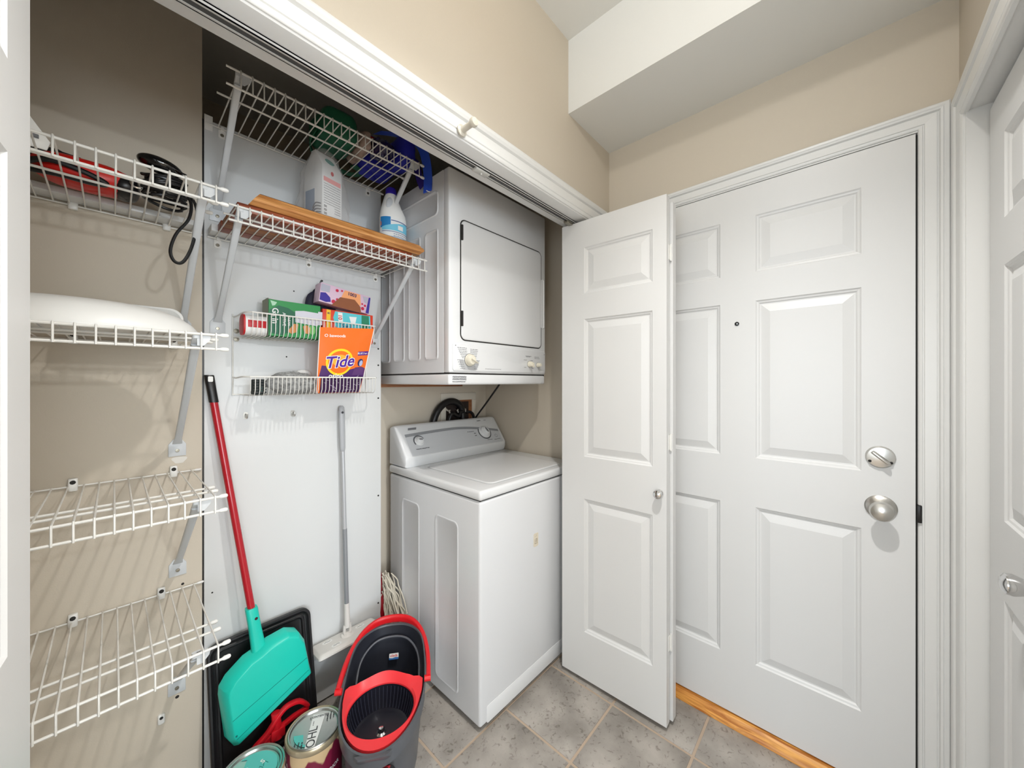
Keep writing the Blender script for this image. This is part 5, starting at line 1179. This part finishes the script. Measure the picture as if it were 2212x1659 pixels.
for z_, s in ((0.001, 1.35), (0.04, 1.55), (0.09, 1.45), (0.14, 1.30), (0.19, 1.15), (0.225, 0.98), (0.255, 0.82), (0.278, 0.50), (0.283, 0.2)):
    row = []
    for k in range(32):
        a = 2*math.pi*k/32; wob = 1 + 0.09*math.sin(5*a + z_*40) + rd.uniform(-0.05, 0.05)
        row.append(CM @ V((0.050*s*wob*math.copysign(abs(math.cos(a))**0.75, math.cos(a)), max(0.058*s*wob*math.copysign(abs(math.sin(a))**0.75, math.sin(a)), -0.2), z_)))
    rows.append(row)
build(MB().rings(rows, True, False, True), 'plastic_bag', bag_material(), ca)
wh = MB().box((0.668, 1.300, 1.8615), (0.690, 1.312, 1.8705)).box((0.660, 1.304, 1.8615), (0.668, 1.310, 1.866))
tag(build(wh, 'shelf_peg', plastic_white, bevel=0.001), 'tiny white plastic peg on the honey board beside the carton', 'peg')

# ------------------------------------------------------------------ things on the top shelf
ZT = 2.1745
gt = thing('green_tote', (0.54, 1.42, ZT), 'folded dark green tote bag on the topmost wire shelf', 'bag')
gfab = mat('green_fabric', (16, 92, 62), 0.6, bump=0.1, scale=300)
build(blob((0.548, 1.395, ZT+0.054), (0.066, 0.085, 0.053), 0.10, 31, 28, 16, flatbot=ZT, pw=0.45), 'body', gfab, gt)
build(MB().bar(smooth([(0.486, 1.36, ZT+0.03), (0.470, 1.35, ZT+0.012), (0.476, 1.42, ZT+0.004), (0.52, 1.50, ZT+0.003), (0.58, 1.525, ZT+0.003)]), 0.028, 0.003, (0,0.2,1)), 'strap', gfab, gt)
build(MB().bar(smooth([(0.58, 1.50, ZT+0.004), (0.63, 1.53, ZT+0.004), (0.68, 1.52, ZT+0.004), (0.69, 1.48, ZT+0.005), (0.65, 1.46, ZT+0.006)]), 0.004, 0.026, (0,0,1)), 'strap', gfab, gt)
bgb = blob((0.636, 1.385, ZT+0.038), (0.021, 0.085, 0.037), 0.14, 33, 24, 14, flatbot=ZT, pw=0.6)
bo = tag(build(bgb, 'patterned_bag', mat('beige_pattern_fabric', (196, 170, 156), 0.7, var=0.7, vscale=30)), 'beige patterned cloth bag between the green and blue bags', 'bag')
nb = blob((0.702, 1.325, ZT+0.032), (0.040, 0.045, 0.031), 0.28, 37, 32, 18, flatbot=ZT, pw=0.7)
tag(build(nb, 'glossy_pouch', mat('navy_vinyl', (26, 18, 70), 0.12, coat=0.5)), 'crumpled glossy navy pouch in front on the topmost shelf', 'pouch')
bt2 = thing('blue_tote', (0.76, 1.42, ZT), 'royal blue tote bag with a strap dangling off the topmost shelf', 'bag')
bfab = mat('blue_fabric', (34, 36, 168), 0.55, bump=0.1, scale=300); bfab2 = mat('blue_strap', (44, 84, 206), 0.5, bump=0.2, scale=500)
build(blob((0.742, 1.465, ZT+0.074), (0.080, 0.062, 0.073), 0.10, 41, 28, 16, flatbot=ZT, pw=0.5), 'body', bfab, bt2)
build(blob((0.786, 1.335, ZT+0.056), (0.038, 0.080, 0.055), 0.14, 43, 24, 14, flatbot=ZT, pw=0.55), 'folded_layer', bfab, bt2)
build(MB().box((0.70, 1.382, ZT+0.094), (0.815, 1.386, ZT+0.104)), 'white_stripe', mat('stripe_grey', (190, 190, 200), 0.6), bt2)
build(MB().box((0.68, 1.3805, ZT+0.094), (0.735, 1.3845, ZT+0.107)), 'red_stripe', mat('stripe_red', (204, 54, 34), 0.6), bt2)
build(MB().bar(smooth([(0.70, 1.36, ZT+0.118), (0.755, 1.32, ZT+0.120), (0.805, 1.285, ZT+0.112), (0.838, 1.262, ZT+0.085), (0.852, 1.248, ZT+0.03), (0.856, 1.240, ZT-0.04), (0.852, 1.238, ZT-0.10)]), 0.036, 0.0035, (0.55, -0.75, 0.30)), 'strap', bfab2, bt2)
build(MB().bar(smooth([(0.800, 1.33, ZT+0.06), (0.836, 1.30, ZT+0.03), (0.845, 1.285, ZT-0.03), (0.850, 1.268, ZT-0.070)]), 0.036, 0.003, (0.1, -0.9, 0.3)), 'strap', mat('blue_strap_dark', (40, 22, 120), 0.55), bt2)
build(MB().tube(smooth([(0.845, 1.236, ZT-0.098), (0.858, 1.232, ZT-0.100), (0.862, 1.236, ZT-0.092), (0.858, 1.245, ZT-0.085)]), 0.0018, 6), 'cord_loop', plastic_white, bt2)

# ------------------------------------------------------------------ things on the left shelves
ZS = 1.7995
lr = thing('plastic_case', (-0.04, 1.37, ZS), 'red and black plastic case on the upper left wire shelf', 'case')
redc = mat('case_red', (206, 28, 20), 0.35)
build(blob((-0.045, 1.432, ZS+0.036), (0.090, 0.050, 0.035), 0.03, 51, 32, 18, flatbot=ZS, pw=0.75), 'shell', redc, lr)
build(blob((0.022, 1.430, ZS+0.030), (0.028, 0.046, 0.029), 0.06, 53, 24, 14, flatbot=ZS, pw=0.8), 'nose_cap', black, lr)
build(MB().tube(smooth([(-0.150, 1.398, ZS+0.012), (-0.105, 1.379, ZS+0.032), (-0.05, 1.377, ZS+0.026), (-0.012, 1.381, ZS+0.012), (-0.035, 1.384, ZS+0.006), (-0.09, 1.390, ZS+0.008), (-0.150, 1.403, ZS+0.006)]), 0.0065, 8), 'grip', black, lr)
build(blob((-0.100, 1.445, ZS+0.060), (0.060, 0.040, 0.022), 0.25, 55, 24, 12), 'strap_bundle', black_soft, lr)
build(MB().tube([(0.042 + 0.012*math.cos(2*math.pi*k/16), 1.381, ZS+0.034 + 0.010*math.sin(2*math.pi*k/16)) for k in range(16)], 0.003, 8, closed=True), 'metal_ring', chrome, lr)
build(MB().box((-0.06, 1.3805, ZS+0.004), (-0.028, 1.3825, ZS+0.012)), 'printed_tag', paper, lr)
cbn = thing('cable_bundle', (0.085, 1.40, ZS), 'coiled black cable bundle with a glossy oval top on the upper left shelf', 'cable')
cm_ = MB(); rd = random.Random(6)
for k in range(9):
    a0, tz = rd.uniform(0, 6), rd.uniform(-0.010, 0.012)
    cm_.tube([V((0.098 + (0.040+rd.uniform(-0.004, 0.006))*math.cos(2*math.pi*j/26+a0), 1.40 + 0.030*math.sin(2*math.pi*j/26+a0), ZS + 0.014 + 0.0075*k + tz*math.cos(2*math.pi*j/26) + 0.004*math.sin(4*math.pi*j/26))) for j in range(26)], 0.0042, 7, closed=True)
build(cm_, 'coil', black, cbn)
tp2 = MB(Matrix.Translation((0.088, 1.395, ZS+0.106)) @ Matrix.Rotation(math.radians(10), 4, 'Y')); tp2.sphere((0,0,0), (0.048, 0.034, 0.020), 28, 14)
build(tp2, 'oval_top', mat('gloss_black', (10, 10, 11), 0.08, coat=0.6), cbn)
build(MB().tube([(0.115, 1.385, ZS+0.105), (0.140, 1.378, ZS+0.096)], 0.0022, 6), 'stub', black, cbn)
stp = MB(); spath = smooth([(0.050, 1.375, ZS+0.030), (0.080, 1.345, ZS+0.024), (0.112, 1.310, ZS+0.014), (0.138, 1.286, ZS+0.004), (0.151, 1.284, ZS-0.030), (0.150, 1.284, ZS-0.080), (0.138, 1.284, ZS-0.140), (0.122, 1.284, ZS-0.176), (0.106, 1.284, ZS-0.176), (0.099, 1.284, ZS-0.150), (0.110, 1.284, ZS-0.105), (0.134, 1.284, ZS-0.060), (0.140, 1.286, ZS-0.020), (0.134, 1.288, ZS+0.003)])
tag(build(stp.tube(spath, 0.0046, 8, flat=0.7), 'wrist_strap', black_soft), 'black webbing strap looping down through the upper left shelf', 'strap')
vc = thing('vent_cover', (-0.15, 1.22, ZS), 'white slotted plastic plate at the far left of the upper shelf', 'plate')
build(MB().prism([(-0.085, 0.0), (0.045, 0.0), (0.050, 0.018), (-0.020, 0.130), (-0.085, 0.130)], (-0.140, 1.245, ZS), (1,0,0), (0,-0.1,0.99), (0, 0.004, 0)), 'plate', plastic_white, vc, bevel=0.001)
for k in range(4): build(MB().box((-0.215, 1.236-0.003*k, ZS+0.018+0.018*k), (-0.105-0.012*k, 1.2425-0.002*k, ZS+0.024+0.018*k)), 'slot', ink, vc)
tag(build(MB().box((-0.345, 1.502, ZS), (0.176, 1.560, ZS+0.016)), 'back_plank', panel_white, bevel=0.001), 'long white plank lying along the wall on the upper left shelf', 'board')
ZS2 = 1.4315
dm = MB(); rows = []
for s, z_ in ((1.0, 0.0), (1.0, 0.004), (0.985, 0.010), (0.93, 0.026), (0.82, 0.044), (0.66, 0.058), (0.45, 0.066), (0.22, 0.069), (0.01, 0.070)):
    rows.append([V((-0.055 + 0.215*s*math.cos(2*math.pi*k/48), 1.305 + 0.125*s*math.sin(2*math.pi*k/48), ZS2 + z_)) for k in range(48)])
tag(build(dm.rings(rows), 'dome_lid', plastic_white), 'large white oval plastic dome lid on the second left shelf', 'lid')
tw = MB(Matrix.Translation((0.035, 1.470, ZS2+0.048)) @ Matrix.Rotation(math.radians(-14), 4, 'X'))
tw.loft([[(a_, d_, b_) for a_, b_ in rrect(0.215-2*i_, 0.094-2*i_, 0.03, 6)] for d_, i_ in ((0.010, 0.010), (0.008, 0.004), (-0.006, 0.0), (-0.010, 0.001), (-0.010, 0.006), (-0.004, 0.009), (0.004, 0.014))])
tag(build(tw, 'serving_tray', plastic_white), 'white plastic tray leaning on the wall behind the dome lid', 'tray')

# ------------------------------------------------------------------ small wall details
lc = thing('wall_clip', (0.09, 1.57, 0.24), 'lone white shelf clip screwed to the wall below the lowest shelf', 'clip')
build(MB().loft([[V((0.100 + a_*s, 1.5705 - d_, 0.262 + b_*s)) for a_, b_ in rrect(0.017, 0.030, 0.005, 4)] for d_, s in ((0, 1), (0.007, 1), (0.010, 0.8))]), 'body', plastic_white, lc)
build(MB().lathe([(0.0045,0),(0.004,0.001),(0,0.0012)], (0.100, 1.5604, 0.268), (0,-1,0), 12), 'screw', dark_gap, lc)
for x_, z_, r_, nm, lb in ((0.137, 0.305, 0.005, 'anchor_hole', 'torn anchor hole in the beige wall below the lowest bracket'), (0.150, 0.660, 0.004, 'anchor_hole', 'small dark anchor hole beside the lowest shelf clip')):
    tag(build(MB().lathe([(r_, 0), (r_*0.9, 0.0006), (0, 0.0008)], (x_, 1.570, z_), (0,-1,0), 10), nm, dark_gap), lb, 'hole')
pp = [(0.017*math.cos(a)*(1+0.25*math.sin(3*a)), 0.013*math.sin(a)*(1+0.2*math.cos(2*a))) for a in [2*math.pi*k/18 for k in range(18)]]
tag(build(MB().prism(pp, (0.142, 1.5702, 1.060), (1,0,0), (0,0,1), (0,-0.0006,0)), 'spackle_patch', mat('spackle', (222, 218, 210), 0.8)), 'pale spackle patch on the beige wall above the third shelf', 'patch')

# ------------------------------------------------------------------ ceiling spotlight and added fill lamp
def added_ceiling_lamp(loc, watts, label, spot):
    x, y, z = loc
    t = thing('added_ceiling_lamp', (x, y, CEIL), label, 'lamp', 'added ceiling lamps')
    build(MB().lathe([(0.075, CEIL-z-0.015), (0.08, CEIL-z-0.005), (0.08, CEIL-z)], (x, y, z), (0,0,1), 28), 'base_plate', nickel, t)
    sh = MB(); n = 28; rs = []
    for r_, h_ in ((0.115, -0.045), (0.118, 0.030), (0.080, CEIL-z-0.015), (0.076, CEIL-z-0.015), (0.112, 0.028), (0.110, -0.045)):
        rs.append([V((x + r_*math.cos(2*math.pi*k/n), y + r_*math.sin(2*math.pi*k/n), z + h_)) for k in range(n)])
    sh.rings(rs + [rs[0]], True, False, False)
    build(sh, 'shade', mat('lamp_shade', (225, 222, 214), 0.6), t)
    l = bpy.data.lights.new('bulb', 'SPOT' if spot else 'POINT'); l.energy = watts; l.shadow_soft_size = 0.035; l.color = (1.0, 0.97, 0.93)
    if spot: l.spot_size = math.radians(168); l.spot_blend = 1.0
    lo = bpy.data.objects.new('bulb', l); C.objects.link(lo); lo.parent = t; lo.location = (0, 0, z - CEIL)
    return t
def spotlight(loc, watts):
    x, y, z = loc; tilt = math.radians(0); ax = V((math.sin(tilt), 0, -math.cos(tilt)))
    t = thing('ceiling_spotlight', (x, y, CEIL), 'white cylinder spotlight on the ceiling tilted towards the entry door', 'lamp')
    build(MB().lathe([(0.06, 0), (0.06, 0.018), (0.05, 0.022)], (x, y, CEIL-0.022), (0,0,1), 28), 'canopy', plastic_white, t)
    build(MB().cyl((x, y, CEIL-0.02), V(loc) - ax*0.04, 0.009, n=12), 'stem', plastic_white, t)
    rg = lambda r_, h_: [V(loc) + ax*h_ + (V((math.cos(tilt), 0, math.sin(tilt)))*math.cos(2*math.pi*k/28) + V((0,1,0))*math.sin(2*math.pi*k/28))*r_ for k in range(28)]
    build(MB().rings([rg(0.03, -0.045), rg(0.05, -0.040), rg(0.052, 0.010), rg(0.049, 0.010), rg(0.047, -0.02), rg(0.01, -0.03)]), 'head', plastic_white, t)
    l = bpy.data.lights.new('bulb', 'SPOT'); l.energy = watts; l.shadow_soft_size = 0.03; l.color = (1.0, 0.985, 0.96); l.spot_size = math.radians(120); l.spot_blend = 1.0
    lo = bpy.data.objects.new('bulb', l); C.objects.link(lo); lo.parent = t; lo.location = V(loc) + ax*0.012 - V((x, y, CEIL)); lo.rotation_euler = (0, -tilt, 0)
    g_ = bpy.data.lights.new('added_spill', 'POINT'); g_.energy = 6.0; g_.shadow_soft_size = 0.03; g_.color = (1.0, 0.975, 0.94)  # extra point light added to brighten the entry wall and soffit
    go = bpy.data.objects.new('added_spill', g_); C.objects.link(go); go.parent = t; go.location = V(loc) + ax*0.045 - V((x, y, CEIL))
spotlight(LAMP_MAIN, LAMP_MAIN_W)
for k, p in enumerate(ADDED_LAMPS):
    added_ceiling_lamp(p, ADDED_LAMP_W, 'round ceiling lamp added unseen behind the camera as fill light', False)

# ------------------------------------------------------------------ unseen floor lamp added as fill for the closet
fx, fy, fz = FILL_LAMP
fp = thing('added_floor_lamp', (fx, fy, 0), 'slim black floor lamp added unseen behind the camera as fill light', 'lamp')
build(MB().lathe([(0.14, 0), (0.14, 0.012), (0.02, 0.024), (0.012, 0.03)], (fx, fy, 0), (0,0,1), 28), 'base', black, fp)
build(MB().cyl((fx, fy, 0.02), (fx, fy, fz-0.12), 0.011, n=14), 'pole', black, fp)
build(MB().lathe([(0.02, -0.12), (0.03, -0.10), (0.028, -0.06), (0.02, -0.055)], (fx, fy, fz), (0,0,1), 20), 'socket', black, fp)
for k in range(4):
    a = math.pi*k/2 + 0.4
    build(MB().tube(smooth([(fx+0.028*math.cos(a), fy+0.028*math.sin(a), fz-0.09), (fx+0.12*math.cos(a), fy+0.12*math.sin(a), fz), (fx, fy, fz+0.13)]), 0.002, 6), 'cage_wire', black, fp)
ld = bpy.data.lights.new('bulb', 'POINT'); ld.energy = FILL_LAMP_W; ld.shadow_soft_size = 0.04; ld.color = (0.90, 0.955, 1.0)
lo = bpy.data.objects.new('bulb', ld); C.objects.link(lo); lo.parent = fp; lo.location = (0, 0, fz)
